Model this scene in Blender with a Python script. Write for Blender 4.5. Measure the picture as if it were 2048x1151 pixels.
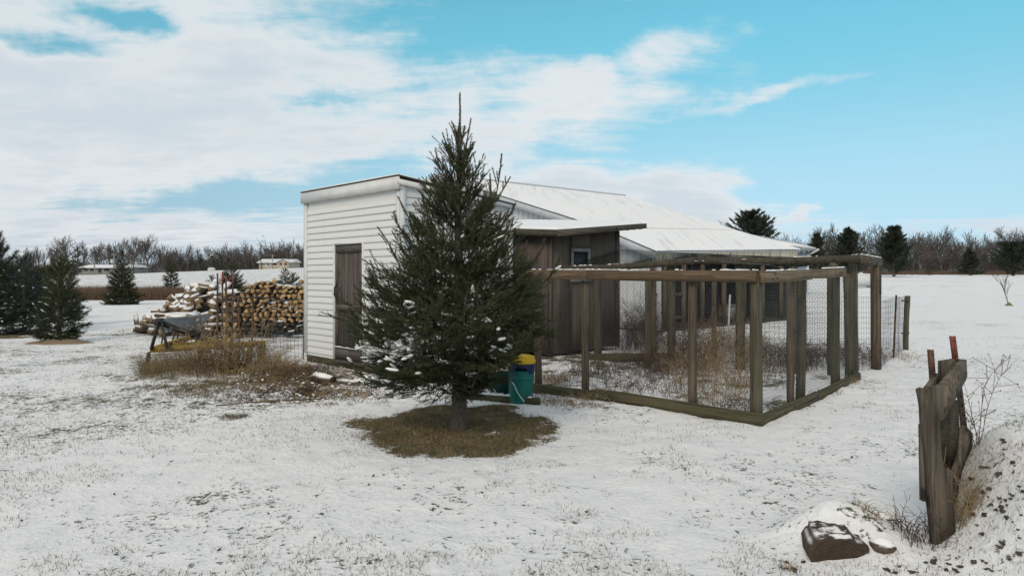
import bpy, bmesh, math, random
import numpy as np
from mathutils import Vector, Matrix

for o in list(bpy.data.objects): bpy.data.objects.remove(o, do_unlink=True)
SC = bpy.context.scene
COL = SC.collection
F_PX, HZ, EYE = 1340.0, 550.0, 1.5          # focal length in photo pixels, horizon row, eye height

# ------------------------------------------------------------------ camera
cam_d = bpy.data.cameras.new('camera'); cam = bpy.data.objects.new('camera', cam_d); COL.objects.link(cam)
cam.location = (0, 0, EYE); cam.rotation_euler = (math.radians(90), 0, 0)
cam_d.sensor_width = 36; cam_d.lens = 36 * F_PX / 2048; cam_d.shift_y = -25.5 / 2048
cam_d.clip_start = 0.05; cam_d.clip_end = 3000
SC.camera = cam

# ------------------------------------------------------------------ node helper
class NT:
    def __init__(s, tree): s.t = tree; s.n = tree.nodes; s.l = tree.links
    def new(s, typ, **kw):
        n = s.n.new(typ)
        for k, v in kw.items(): setattr(n, k, v)
        return n
    def put(s, sock, v):
        if hasattr(v, 'is_linked') or isinstance(v, bpy.types.NodeSocket): s.l.new(v, sock)
        elif v is not None:
            if isinstance(v, (tuple, list)) and len(v) == 3 and sock.type == 'RGBA': v = (*v, 1)
            sock.default_value = v
    def m(s, op, a, b=None, c=None, clamp=False):
        n = s.new('ShaderNodeMath', operation=op, use_clamp=clamp)
        for i, v in enumerate((a, b, c)):
            if v is not None: s.put(n.inputs[i], v)
        return n.outputs[0]
    def smooth(s, x, a, b):
        n = s.new('ShaderNodeMapRange', interpolation_type='SMOOTHSTEP')
        s.put(n.inputs['Value'], x); s.put(n.inputs['From Min'], a); s.put(n.inputs['From Max'], b)
        return n.outputs[0]
    def lin(s, x, a, b, c=0., d=1.):
        n = s.new('ShaderNodeMapRange')
        for k, v in (('Value', x), ('From Min', a), ('From Max', b), ('To Min', c), ('To Max', d)): s.put(n.inputs[k], v)
        return n.outputs[0]
    def mix(s, f, a, b, mode='MIX'):
        n = s.new('ShaderNodeMix', data_type='RGBA', blend_type=mode)
        s.put(n.inputs[0], f); s.put(n.inputs[6], a); s.put(n.inputs[7], b)
        return n.outputs[2]
    def noise(s, vec, scale, detail=4., rough=.55, dist=0., dim='3D'):
        n = s.new('ShaderNodeTexNoise', noise_dimensions=dim)
        if vec is not None: s.l.new(vec, n.inputs['Vector'])
        for k, v in (('Scale', scale), ('Detail', detail), ('Roughness', rough), ('Distortion', dist)): n.inputs[k].default_value = v
        return n.outputs['Fac']
    def mapv(s, vec, scale=(1, 1, 1), loc=(0, 0, 0), rot=(0, 0, 0)):
        n = s.new('ShaderNodeMapping'); s.l.new(vec, n.inputs['Vector'])
        n.inputs['Scale'].default_value = scale; n.inputs['Location'].default_value = loc; n.inputs['Rotation'].default_value = rot
        return n.outputs[0]

# ------------------------------------------------------------------ sky
SUN_EL, SUN_AZ = math.radians(38), math.radians(205)     # azimuth from +Y (view direction) clockwise: behind the camera, to its left
world = bpy.data.worlds.new('World'); SC.world = world; world.use_nodes = True
w = NT(world.node_tree); w.n.clear()
out = w.new('ShaderNodeOutputWorld'); bg = w.new('ShaderNodeBackground'); w.l.new(bg.outputs[0], out.inputs[0])
sky = w.new('ShaderNodeTexSky', sky_type='NISHITA', sun_disc=False, sun_elevation=SUN_EL, sun_rotation=SUN_AZ, air_density=1.0, dust_density=0.6, ozone_density=1.0)
tc = w.new('ShaderNodeTexCoord'); gen = tc.outputs['Generated']
sep = w.new('ShaderNodeSeparateXYZ'); w.l.new(gen, sep.inputs[0]); dx, dy, dz = sep.outputs
az = w.m('ARCTAN2', dx, dy); el = w.m('ARCSINE', dz)
zz = w.m('ADD', w.m('MAXIMUM', dz, 0.), .10)
pl = w.new('ShaderNodeCombineXYZ'); w.put(pl.inputs[0], w.m('DIVIDE', dx, zz)); w.put(pl.inputs[1], w.m('DIVIDE', dy, zz)); pl = pl.outputs[0]
n_big = w.noise(w.mapv(pl, (.55, 1.0, 1), (3.1, .7, 0), (0, 0, .35)), 1.0, 3, .5)
n_mid = w.noise(w.mapv(pl, (.9, 1.5, 1), (.4, 5.2, 0), (0, 0, .30)), 2.0, 9, .60, .5)
n_fin = w.noise(w.mapv(pl, (1.0, 2.4, 1), (7.4, 1.2, 0), (0, 0, .42)), 3.2, 8, .62, .6)
aw = w.new('ShaderNodeCombineXYZ'); w.put(aw.inputs[0], az); w.put(aw.inputs[1], el); aw = aw.outputs[0]
n_cum = w.noise(w.mapv(aw, (1, 1.35, 1), (2.2, .3, 0)), 9.0, 7, .58, .2)
def pix_dir(px, py):
    a = math.atan((px - 1024) / F_PX); return a, math.atan((HZ - py) / F_PX * math.cos(a))
cov = w.m('MULTIPLY_ADD', n_big, .35, .22)
n_wa = w.noise(w.mapv(aw, (1, 1.6, 1), (5.1, 2.3, 0)), 5.5, 5, .6); n_wb = w.noise(w.mapv(aw, (1, 1.6, 1), (1.7, 8.3, 0)), 7.0, 5, .6)
azw = w.m('MULTIPLY_ADD', w.m('SUBTRACT', n_wa, .5), .20, az); elw = w.m('MULTIPLY_ADD', w.m('SUBTRACT', n_wb, .5), .085, el)
def blob(px, py, rx, ry, wt, tilt=0., soft=1.0):
    """one soft cloud bank, given as a direction and an angular size"""
    global cov
    a0, e0 = pix_dir(px, py); rx /= F_PX; ry /= F_PX
    da = w.m('SUBTRACT', azw, a0); de = w.m('SUBTRACT', w.m('SUBTRACT', elw, e0), w.m('MULTIPLY', da, tilt))
    d2 = w.m('ADD', w.m('POWER', w.m('ABSOLUTE', w.m('DIVIDE', da, rx)), 2.), w.m('POWER', w.m('ABSOLUTE', w.m('DIVIDE', de, ry)), 2.))
    cov = w.m('MULTIPLY_ADD', w.m('EXPONENT', w.m('MULTIPLY', d2, -1.)), wt, cov)
blob(330, 190, 640, 215, .48, .05)
blob(1120, 205, 360, 80, .30, .38); blob(1420, 165, 260, 40, .20, .2)
blob(1300, 105, 230, 40, .26, .22)
blob(1590, 175, 260, 20, .50, .14)
blob(1900, 50, 460, 230, -.36)
blob(1700, 330, 380, 110, -.34)
blob(1010, 40, 260, 70, -.25)
blob(470, 398, 330, 34, -.46, .14)
blob(760, 325, 140, 26, -.3, .1)
blob(230, 42, 75, 22, -.5); blob(75, 82, 80, 22, -.45); blob(680, 195, 110, 16, -.3)
blob(1340, 375, 150, 72, .62, -.05); blob(1130, 385, 260, 34, .5); blob(1440, 425, 110, 26, .3); blob(1590, 412, 16, 14, .5)
blob(-700, 250, 600, 420, .25); blob(2700, 250, 350, 300, .1)
# stratus low over the horizon, all round
dh = w.m('DIVIDE', w.m('SUBTRACT', el, .062), .030)
cov = w.m('MULTIPLY_ADD', w.m('EXPONENT', w.m('MULTIPLY', w.m('MULTIPLY', dh, dh), -1.)), .26, cov)
# most of the sky overhead and behind the camera is under cloud
cov = w.m('MULTIPLY_ADD', w.smooth(el, .45, .85), .40, cov)
cov = w.m('MULTIPLY_ADD', w.smooth(w.m('ABSOLUTE', az), 1.0, 1.8), .26, cov)
det = w.m('ADD', w.m('MULTIPLY', w.m('SUBTRACT', n_mid, .5), .70), w.m('MULTIPLY', w.m('SUBTRACT', n_fin, .5), .42))
det = w.m('ADD', det, w.m('MULTIPLY', w.m('SUBTRACT', n_cum, .5), .62))
dens = w.m('ADD', cov, det)
mask = w.smooth(dens, .38, .86)
shade = w.smooth(w.m('ADD', dens, w.m('MULTIPLY', w.m('SUBTRACT', n_big, .5), .5)), .62, 1.15)
cl = w.mix(shade, (.82, .825, .835), (.63, .69, .745))
lowgrey = w.m('MULTIPLY', w.smooth(w.m('SUBTRACT', 0, el), -.10, -.02), w.smooth(n_mid, .42, .62))
cl = w.mix(w.m('MULTIPLY', lowgrey, .75), cl, (.50, .565, .64))
SKY_STRENGTH = .115
rp = w.new('ShaderNodeValToRGB'); w.put(rp.inputs[0], w.lin(el, 0., .5)); rp.color_ramp.interpolation = 'B_SPLINE'
stops = ((.0, (.52, .72, 1.15)), (.06, (.56, .75, 1.15)), (.165, (.64, .79, .92)), (.34, (.95, 1.10, 1.0)), (.566, (.80, 1.42, 1.20)), (.78, (.84, 1.82, 1.48)), (1., (.95, 1.25, 1.08)))
while len(rp.color_ramp.elements) < len(stops): rp.color_ramp.elements.new(.5)
for e_, (p_, c_) in zip(rp.color_ramp.elements, stops): e_.position = p_; e_.color = (*[v_ / 2 for v_ in c_], 1)
blue = w.mix(1., w.mix(1., sky.outputs[0], rp.outputs[0], 'MULTIPLY'), (2., 2., 2.), 'MULTIPLY')
k = 1 / SKY_STRENGTH
clk = w.mix(1., cl, (k, k, k), 'MULTIPLY')
w.put(bg.inputs['Color'], w.mix(w.m('MULTIPLY', mask, .92), blue, clk)); bg.inputs['Strength'].default_value = SKY_STRENGTH

# ------------------------------------------------------------------ sun (veiled) and exposure
sd = bpy.data.lights.new('sun', 'SUN'); sun = bpy.data.objects.new('sun', sd); COL.objects.link(sun)
sd.energy = 1.5; sd.angle = math.radians(24); sd.color = (1, .83, .68)
sdir = Vector((math.sin(SUN_AZ) * math.cos(SUN_EL), math.cos(SUN_AZ) * math.cos(SUN_EL), math.sin(SUN_EL)))
sun.rotation_euler = (-sdir).to_track_quat('-Z', 'Y').to_euler(); sun.location = sdir * 50
vs = SC.view_settings; vs.view_transform = 'Standard'; vs.look = 'None'; vs.exposure = 0.03; vs.gamma = 1; vs.use_curve_mapping = False
SC.render.engine = 'CYCLES'
SC.cycles.max_bounces = 6; SC.cycles.diffuse_bounces = 3; SC.cycles.transparent_max_bounces = 6

# ------------------------------------------------------------------ mesh helpers
R = random.Random(7)
RNG = np.random.default_rng(11)
def at(px, py, Y): return np.array([(px - 1024) / F_PX * Y, Y, EYE - (py - HZ) / F_PX * Y])

class MB:
    """collects vertices and polygons, with a material slot for each polygon"""
    def __init__(s): s.v = []; s.f = []; s.mi = []; s.n = 0
    def add(s, verts, faces, mi=0):
        verts = np.asarray(verts, float).reshape(-1, 3); faces = np.asarray(faces, int)
        s.v.append(verts); s.f.append(faces + s.n); s.mi.append(np.full(len(faces), mi)); s.n += len(verts)
    def poly(s, verts, faces, mi=0):
        for f in faces:
            s.f.append(np.array([f]) + s.n); s.mi.append(np.array([mi]))
        s.v.append(np.asarray(verts, float)); s.n += len(verts)
    def box(s, x0, x1, y0, y1, z0, z1, mi=0):
        v = [(x, y, z) for z in (z0, z1) for y in (y0, y1) for x in (x0, x1)]
        s.add(v, [(0, 2, 3, 1), (4, 5, 7, 6), (0, 1, 5, 4), (2, 6, 7, 3), (0, 4, 6, 2), (1, 3, 7, 5)], mi)
    def beam(s, a, b, w, h, mi=0, up=(0, 0, 1), w1=None, h1=None):
        """a rectangular bar from a to b, w wide, h high"""
        a, b = np.array(a, float), np.array(b, float); d = (b - a) / np.linalg.norm(b - a)
        u = np.array(up, float)
        if abs(np.dot(d, u)) > .97: u = np.array((0., 1., 0.))
        x = np.cross(d, u); x /= np.linalg.norm(x); y = np.cross(x, d)
        w1 = w if w1 is None else w1; h1 = h if h1 is None else h1
        v = [a + x * i * w / 2 + y * j * h / 2 for j in (-1, 1) for i in (-1, 1)] + [b + x * i * w1 / 2 + y * j * h1 / 2 for j in (-1, 1) for i in (-1, 1)]
        s.add(v, [(0, 1, 3, 2), (4, 6, 7, 5), (0, 4, 5, 1), (2, 3, 7, 6), (0, 2, 6, 4), (1, 5, 7, 3)], mi)
    def warped(s, a, b, w, h, seed=0, amp=.012, n=9, mi=0):
        """a sawn board from a to b that sags, twists and varies a little"""
        a, b = np.array(a, float), np.array(b, float); d = (b - a) / np.linalg.norm(b - a); x = np.cross(d, (0, 0, 1.)); x /= np.linalg.norm(x); y = np.cross(x, d); q = random.Random(seed); ph = q.uniform(0, 6); v = []
        for i in range(n):
            t = i / (n - 1); c = a + (b - a) * t + y * amp * (-math.sin(math.pi * t) + .5 * math.sin(5 * t + ph)) + x * amp * .6 * math.sin(4 * t + ph * 2); tw = .05 * math.sin(3 * t + ph); hh = h * (1 + q.uniform(-.04, .04)); ww = w * (1 + q.uniform(-.05, .05))
            for i_, j_ in ((-1, -1), (1, -1), (1, 1), (-1, 1)): v.append(c + (x * math.cos(tw) + y * math.sin(tw)) * i_ * ww / 2 + (y * math.cos(tw) - x * math.sin(tw)) * j_ * hh / 2)
        f = [(i * 4 + k, i * 4 + (k + 1) % 4, (i + 1) * 4 + (k + 1) % 4, (i + 1) * 4 + k) for i in range(n - 1) for k in range(4)] + [(3, 2, 1, 0), tuple((n - 1) * 4 + k for k in range(4))]
        s.add(v, f, mi)
    def tubes(s, A, B, ra, rb, sides=3, mi=0):
        A = np.asarray(A, float).reshape(-1, 3); B = np.asarray(B, float).reshape(-1, 3); n = len(A)
        if n == 0: return
        ra = np.broadcast_to(np.asarray(ra, float), (n,)); rb = np.broadcast_to(np.asarray(rb, float), (n,))
        d = B - A; d /= np.maximum(np.linalg.norm(d, axis=1, keepdims=True), 1e-9)
        ref = np.where(np.abs(d[:, 2:3]) > .9, np.array([[1., 0, 0]]), np.array([[0, 0, 1.]]))
        x = np.cross(d, ref); x /= np.linalg.norm(x, axis=1, keepdims=True); y = np.cross(x, d)
        an = np.arange(sides) / sides * 2 * math.pi
        ring = np.cos(an)[None, :, None] * x[:, None, :] + np.sin(an)[None, :, None] * y[:, None, :]
        v = np.concatenate([A[:, None] + ring * ra[:, None, None], B[:, None] + ring * rb[:, None, None]], axis=1)
        k = np.arange(sides); q = np.stack([k, (k + 1) % sides, (k + 1) % sides + sides, k + sides], axis=1)
        f = (q[None] + (np.arange(n) * 2 * sides)[:, None, None]).reshape(-1, 4)
        s.add(v.reshape(-1, 3), f, mi)
    def cyl(s, a, b, ra, rb=None, sides=10, mi=0, cap=True, mi_cap=None):
        rb = ra if rb is None else rb; n0 = s.n
        s.tubes([a], [b], ra, rb, sides, mi)
        if cap:
            for off, rev in ((0, True), (sides, False)):
                idx = list(range(off, off + sides)); idx = idx if rev else idx[::-1]
                s.f.append(np.array([idx]) + n0); s.mi.append(np.array([mi if mi_cap is None else mi_cap]))
    def lathe(s, prof, cx=0, cy=0, sides=20, mi=0):
        an = np.arange(sides) / sides * 2 * math.pi
        v = np.concatenate([np.stack([cx + r * np.cos(an), cy + r * np.sin(an), np.full(sides, z)], 1) for r, z in prof])
        f = [(i * sides + k, i * sides + (k + 1) % sides, (i + 1) * sides + (k + 1) % sides, (i + 1) * sides + k) for i in range(len(prof) - 1) for k in range(sides)]
        s.add(v, f, mi)
    def mesh(s, name, mats, smooth=False):
        me = bpy.data.meshes.new(name)
        V = np.concatenate(s.v) if s.v else np.zeros((0, 3))
        tot = np.concatenate([np.full(len(f), f.shape[1]) for f in s.f]); loops = np.concatenate([f.reshape(-1) for f in s.f]); mi = np.concatenate(s.mi)
        me.vertices.add(len(V)); me.vertices.foreach_set('co', V.reshape(-1).astype(np.float32))
        me.loops.add(len(loops)); me.loops.foreach_set('vertex_index', loops.astype(np.int32))
        me.polygons.add(len(tot)); st = np.concatenate([[0], np.cumsum(tot)[:-1]])
        me.polygons.foreach_set('loop_start', st.astype(np.int32)); me.polygons.foreach_set('loop_total', tot.astype(np.int32))
        for m_ in (mats if isinstance(mats, (list, tuple)) else [mats]): me.materials.append(MT[m_])
        me.polygons.foreach_set('material_index', mi.astype(np.int32))
        if smooth: me.polygons.foreach_set('use_smooth', np.ones(len(tot), bool))
        me.update(calc_edges=True); me.validate()
        return me
    def link(s, name, mats, parent=None, smooth=False, loc=None):
        return link(name, s.mesh(name, mats, smooth), parent, loc)

def link(name, me, parent=None, loc=None):
    o = bpy.data.objects.new(name, me); COL.objects.link(o)
    if parent is not None:
        o.parent = parent
    if loc is not None: o.location = loc
    return o
def tag(o, label=None, cat=None, group=None, kind=None):
    if label: o['label'] = label
    if cat: o['category'] = cat
    if group: o['group'] = group
    if kind: o['kind'] = kind
    return o
def thing(name, label, cat, loc=(0, 0, 0), rz=0., group=None):
    o = bpy.data.objects.new(name, None); COL.objects.link(o); o.empty_display_size = .1
    o.location = [float(c) for c in loc]; o.rotation_euler = (0, 0, rz)
    return tag(o, label, cat, group)
def wthing(name, label, cat, loc, group=None):
    """a thing whose parts are written in world coordinates"""
    o = thing(name, label, cat, loc, 0, group); W_BASE[o.name] = np.array(o.location); return o
W_BASE = {}
def part(mb, name, mats, root, smooth=False):
    """link a mesh written in world coordinates under a wthing"""
    b = W_BASE[root.name]; mb.v = [v - b for v in mb.v]
    return link(name, mb.mesh(name, mats, smooth), root)
def wobj(mb, name, mats, base, smooth=False):
    """a single mesh object written in world coordinates, with its origin at base"""
    b = np.array(base, float); mb.v = [v - b for v in mb.v]
    o = link(name, mb.mesh(name, mats, smooth)); o.location = base; return o
def copy_tree(o, parent=None):
    c = o.copy(); COL.objects.link(c); c.parent = parent
    for ch in o.children: copy_tree(ch, c)
    return c

# numpy noise
_perm = np.random.default_rng(3).permutation(512)
_grad = np.random.default_rng(4).normal(size=(512, 2)); _grad /= np.linalg.norm(_grad, axis=1, keepdims=True)
def perlin(x, y):
    x = np.asarray(x, float); y = np.asarray(y, float)
    xi = np.floor(x).astype(int); yi = np.floor(y).astype(int); xf = x - xi; yf = y - yi
    def g(ix, iy, fx, fy):
        h = _grad[_perm[(_perm[ix & 511] + iy) & 511]]
        return h[..., 0] * fx + h[..., 1] * fy
    u = xf ** 3 * (xf * (xf * 6 - 15) + 10); v = yf ** 3 * (yf * (yf * 6 - 15) + 10)
    a = g(xi, yi, xf, yf); b = g(xi + 1, yi, xf - 1, yf); c = g(xi, yi + 1, xf, yf - 1); d = g(xi + 1, yi + 1, xf - 1, yf - 1)
    return (a + (b - a) * u) + ((c + (d - c) * u) - (a + (b - a) * u)) * v
def fbm(x, y, o=4, g=.5):
    s = 0; a = 1; f = 1
    for i in range(o):
        s = s + a * perlin(x * f + i * 17.3, y * f - i * 9.1); a *= g; f *= 2
    return s
def sstep(x, a, b):
    t = np.clip((np.asarray(x, float) - a) / (b - a), 0, 1); return t * t * (3 - 2 * t)

TREE = np.array([-0.516, 6.53])
PEN_C = np.array([2.48, 6.8]); PEN_T = math.atan2(3.8, 3.27)
def gh_base(x, y):
    x = np.asarray(x, float); y = np.asarray(y, float)
    z = .035 * perlin(x * .55 + 7, y * .55) * (1 - sstep(np.hypot(x, y), 20, 50)) + .018 * perlin(x * .35, y * .35) + .02 * perlin(x * .11 + 4, y * .11)
    hx = 1.5 + 2.6 * sstep(x, -128, -42) - 2.4 * sstep(x, -10, 45)
    z = z + hx * sstep(y, 50, 215) * (1 - sstep(x, 5, 40)) + 1.58 * sstep(y, 24, 105) * sstep(x, 5, 40)
    z = z + .05 * perlin(x * .05, y * .05) * sstep(y, 20, 60) * 4
    # earth bank by the plank post, hump behind the log
    d = np.sqrt(((x - 3.42) / 1.05) ** 2 + ((y - 3.25) / 1.55) ** 2); z = z + .60 * sstep(-d, -1.18, -.60)
    z = z + .14 * np.exp(-(((x - 1.98) / .26) ** 2 + ((y - 3.78) / .28) ** 2)) + .13 * np.exp(-(((x - 1.78) / .21) ** 2 + ((y - 3.84) / .17) ** 2))
    # thrown-up edge and brush heaps left of the shed
    z = z + .06 * np.exp(-(((x + 2.7) / .9) ** 2 + ((y - 9.2) / .7) ** 2)) + .14 * np.exp(-(((x + 4.4) / .8) ** 2 + ((y - 10.5) / .6) ** 2)) + .10 * np.exp(-(((x + 3.5) / .6) ** 2 + ((y - 10.0) / .5) ** 2))
    return z
def bank(x, y):
    d = np.sqrt(((x - 3.42) / 1.05) ** 2 + ((y - 3.25) / 1.55) ** 2); return sstep(-d, -1.2, -.95)
def gh(x, y):
    x = np.asarray(x, float); y = np.asarray(y, float)
    z = gh_base(x, y); near = 1 - sstep(np.hypot(x, y), 14, 40)
    z = z + near * (.020 * fbm(x * 2.3, y * 2.3, 3) + .010 * fbm(x * 7, y * 7, 2))
    z = z + bank(x, y) * (.045 * fbm(x * 3.1 + 8, y * 3.1, 4))
    return z

# ------------------------------------------------------------------ materials
MT = {}
def mat(name, build):
    m = bpy.data.materials.new(name); m.use_nodes = True; t = NT(m.node_tree); t.n.clear()
    o = t.new('ShaderNodeOutputMaterial'); b = t.new('ShaderNodeBsdfPrincipled'); t.l.new(b.outputs[0], o.inputs[0])
    b.inputs['Specular IOR Level'].default_value = .25
    t.b = b; t.tc = t.new('ShaderNodeTexCoord'); t.obj = t.tc.outputs['Object']; t.geo = t.new('ShaderNodeNewGeometry'); t.pos = t.geo.outputs['Position']
    t.rand = t.new('ShaderNodeObjectInfo').outputs['Random']
    build(t, b); MT[name] = m; return m
def col(t, b, c): t.put(b.inputs['Base Color'], c)
def bump(t, b, h, strength=.4, dist=.01):
    n = t.new('ShaderNodeBump'); n.inputs['Strength'].default_value = strength; n.inputs['Distance'].default_value = dist
    t.put(n.inputs['Height'], h); t.l.new(n.outputs[0], b.inputs['Normal'])
def upward(t, lo, hi):
    s = t.new('ShaderNodeSeparateXYZ'); t.l.new(t.geo.outputs['Normal'], s.inputs[0]); return t.smooth(s.outputs[2], lo, hi)
SNOW = (.79, .772, .75)

def plain(name, c, c2=None, rough=.7, scale=12., metal=0., bmp=0.):
    def f(t, b):
        c2_ = c2 or tuple(x * .75 for x in c)
        n = t.noise(t.obj, scale, 5, .6); col(t, b, t.mix(t.smooth(n, .3, .7), c, c2_))
        b.inputs['Roughness'].default_value = rough; b.inputs['Metallic'].default_value = metal
        if bmp: bump(t, b, n, bmp, .01)
    mat(name, f)
def wood(name, c, c2, axis=2, moss=0., grain=1., snow=0.):
    """weathered boards; grain runs along a local axis"""
    def f(t, b):
        sc = [46 * grain] * 3; sc[axis] = 1.5
        off = t.new('ShaderNodeVectorMath', operation='ADD'); t.l.new(t.obj, off.inputs[0])
        cx = t.new('ShaderNodeCombineXYZ'); r = t.m('MULTIPLY', t.rand, 37.); [t.put(cx.inputs[i], r) for i in range(3)]
        t.l.new(cx.outputs[0], off.inputs[1]); p = off.outputs[0]
        g = t.noise(t.mapv(p, sc), 1., 6, .65, .9); g2 = t.noise(t.mapv(p, [x * .28 for x in sc]), 1., 3, .5, .4); big = t.noise(p, 2.6, 4, .6)
        k = t.m('ADD', t.m('MULTIPLY', g, .65), t.m('MULTIPLY', g2, .35))
        cc = t.mix(t.smooth(k, .43, .57), tuple(x * .8 for x in c2), c)
        cc = t.mix(t.m('MULTIPLY', t.smooth(big, .45, .72), .5), cc, tuple(x * .6 for x in c2))
        cc = t.mix(.22, cc, t.mix(t.rand, tuple(x * .75 for x in c), tuple(min(1, x * 1.2) for x in c)))
        crack = t.noise(t.mapv(p, [x * (1.35 if x > 5 else .5) for x in sc]), 1., 3, .5, .3); cc = t.mix(t.m('MULTIPLY', t.smooth(crack, .60, .68), .85), cc, tuple(x * .22 for x in c2))
        vk = t.new('ShaderNodeTexVoronoi'); vk.inputs['Scale'].default_value = 1.; t.l.new(t.mapv(p, [9. if x > 5 else 3.2 for x in sc]), vk.inputs['Vector']); cc = t.mix(t.m('MULTIPLY', t.smooth(t.m('SUBTRACT', 0., vk.outputs['Distance']), -.17, -.10), .8), cc, tuple(x * .35 for x in c2))
        if moss: cc = t.mix(t.m('MULTIPLY', t.smooth(t.noise(p, 5., 5, .65), .44, .66), moss), cc, (.060, .066, .030))
        if snow:
            cc = t.mix(t.m('MULTIPLY', upward(t, .45, .8), t.smooth(t.noise(t.pos, 9., 4, .6), .62 - snow * .5, .72 - snow * .5)), cc, SNOW)
        col(t, b, cc); b.inputs['Roughness'].default_value = .85; bump(t, b, g, .55, .006)
    mat(name, f)

def ground_mat(t, b):
    a = t.new('ShaderNodeAttribute', attribute_name='bare').outputs['Fac']
    thin = t.new('ShaderNodeAttribute', attribute_name='thin').outputs['Fac']
    soil = t.new('ShaderNodeAttribute', attribute_name='soil').outputs['Fac']
    p = t.pos
    fine = t.noise(t.mapv(p, (1, 1, 1)), 26., 5, .68, .3); mid = t.noise(p, 6.5, 4, .6, .3); big = t.noise(p, .8, 3, .55)
    q = t.noise(t.mapv(p, (1, .55, 1)), 55., 3, .6)
    grain_ = t.m('ADD', t.m('MULTIPLY', fine, .60), t.m('ADD', t.m('MULTIPLY', mid, .25), t.m('MULTIPLY', q, .15)))
    th = t.m('SUBTRACT', .626, t.m('ADD', t.m('MULTIPLY', thin, .085), t.m('MULTIPLY', t.m('SUBTRACT', big, .5), .32)))
    th = t.m('SUBTRACT', th, t.m('MULTIPLY', a, .38))
    poke = t.smooth(grain_, t.m('SUBTRACT', th, .010), t.m('ADD', th, .045))
    far = t.new('ShaderNodeAttribute', attribute_name='stubble').outputs['Fac']
    sb = t.noise(t.mapv(p, (1.6, .5, 1)), 1., 6, .75); poke = t.m('MAXIMUM', poke, t.m('MULTIPLY', far, t.m('MULTIPLY', t.smooth(sb, .44, .66), .42)))
    turf = t.mix(t.smooth(fine, .35, .65), (.105, .088, .046), (.205, .158, .086))
    turf = t.mix(t.smooth(mid, .4, .68), turf, (.055, .060, .026))
    turf = t.mix(soil, turf, t.mix(t.smooth(mid, .35, .65), (.055, .036, .024), (.105, .070, .045)))
    sn = t.mix(t.smooth(mid, .3, .7), SNOW, (.735, .722, .705))
    col(t, b, t.mix(poke, sn, turf)); b.inputs['Roughness'].default_value = .8
    h = t.m('ADD', t.m('MULTIPLY', t.m('SUBTRACT', 1., poke), .6), t.m('ADD', t.m('MULTIPLY', fine, .8), mid))
    bump(t, b, h, .75, .028)
mat('ground', ground_mat)
def snow_mat(t, b):
    n = t.noise(t.pos, 22., 5, .6); n2 = t.noise(t.pos, 4., 3, .5)
    col(t, b, t.mix(t.smooth(n2, .3, .7), SNOW, (.76, .758, .755))); b.inputs['Roughness'].default_value = .75; bump(t, b, n, .35, .012)
mat('snow', snow_mat)
def roofsnow_mat(t, b):
    # thin snow on ribbed metal: melted lines along the ribs, x is the ridge direction
    s = t.new('ShaderNodeSeparateXYZ'); t.l.new(t.obj, s.inputs[0])
    st = t.noise(t.mapv(t.obj, (4.4, .35, .35)), 1., 5, .6); fine = t.noise(t.obj, 14., 4, .6)
    thin = t.smooth(t.m('ADD', t.m('MULTIPLY', st, .7), t.m('MULTIPLY', fine, .3)), .50, .68)
    col(t, b, t.mix(t.m('MULTIPLY', thin, .50), (.79, .78, .765), (.48, .47, .45))); b.inputs['Roughness'].default_value = .75; bump(t, b, fine, .25, .01)
mat('roof_snow', roofsnow_mat)
def siding_mat(t, b):
    n = t.noise(t.mapv(t.obj, (1, 1, 6)), 2.2, 5, .6); st = t.noise(t.mapv(t.obj, (5, 5, .5)), 1.5, 5, .65)
    c = t.mix(t.m('MULTIPLY', t.smooth(st, .5, .8), .35), (.64, .632, .612), (.50, .485, .45))
    c = t.mix(t.m('MULTIPLY', t.smooth(n, .5, .75), .25), c, (.55, .54, .505))
    col(t, b, t.mix(.14, c, t.mix(t.rand, (.56, .55, .53), (.72, .715, .70)))); b.inputs['Roughness'].default_value = .5; bump(t, b, n, .12, .004)
mat('siding', siding_mat)
def algae_mat(t, b):
    n = t.noise(t.mapv(t.obj, (7, 7, 2)), 1.5, 5, .65)
    s = t.new('ShaderNodeSeparateXYZ'); t.l.new(t.obj, s.inputs[0])
    k = t.m('MULTIPLY', t.smooth(n, .42, .62), t.smooth(s.outputs[0], 1.85, 2.15))
    col(t, b, t.mix(t.m('MULTIPLY', k, .75), (.635, .628, .605), (.46, .40, .18))); b.inputs['Roughness'].default_value = .5
mat('siding_algae', algae_mat)
plain('trim', (.66, .655, .645), (.57, .565, .55), .45, 6.)
plain('dark_edge', (.075, .072, .070), None, .8)
plain('metal_wall', (.56, .575, .59), (.50, .51, .52), .4, 2.)
plain('metal_trim', (.46, .48, .50), (.40, .41, .43), .4, 3.)
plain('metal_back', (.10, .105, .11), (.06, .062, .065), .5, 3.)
def fibre_mat(t, b):
    st = t.noise(t.mapv(t.obj, (9, 1, 1.2)), 1.4, 5, .7, .4); dirt = t.noise(t.mapv(t.obj, (3, 1, 1)), 1.2, 4, .6)
    c = t.mix(t.smooth(st, .46, .66), (.60, .56, .45), (.30, .23, .12)); col(t, b, t.mix(t.m('MULTIPLY', t.smooth(dirt, .45, .75), .4), c, (.42, .37, .27))); b.inputs['Roughness'].default_value = .5
mat('fibreglass', fibre_mat)
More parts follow.
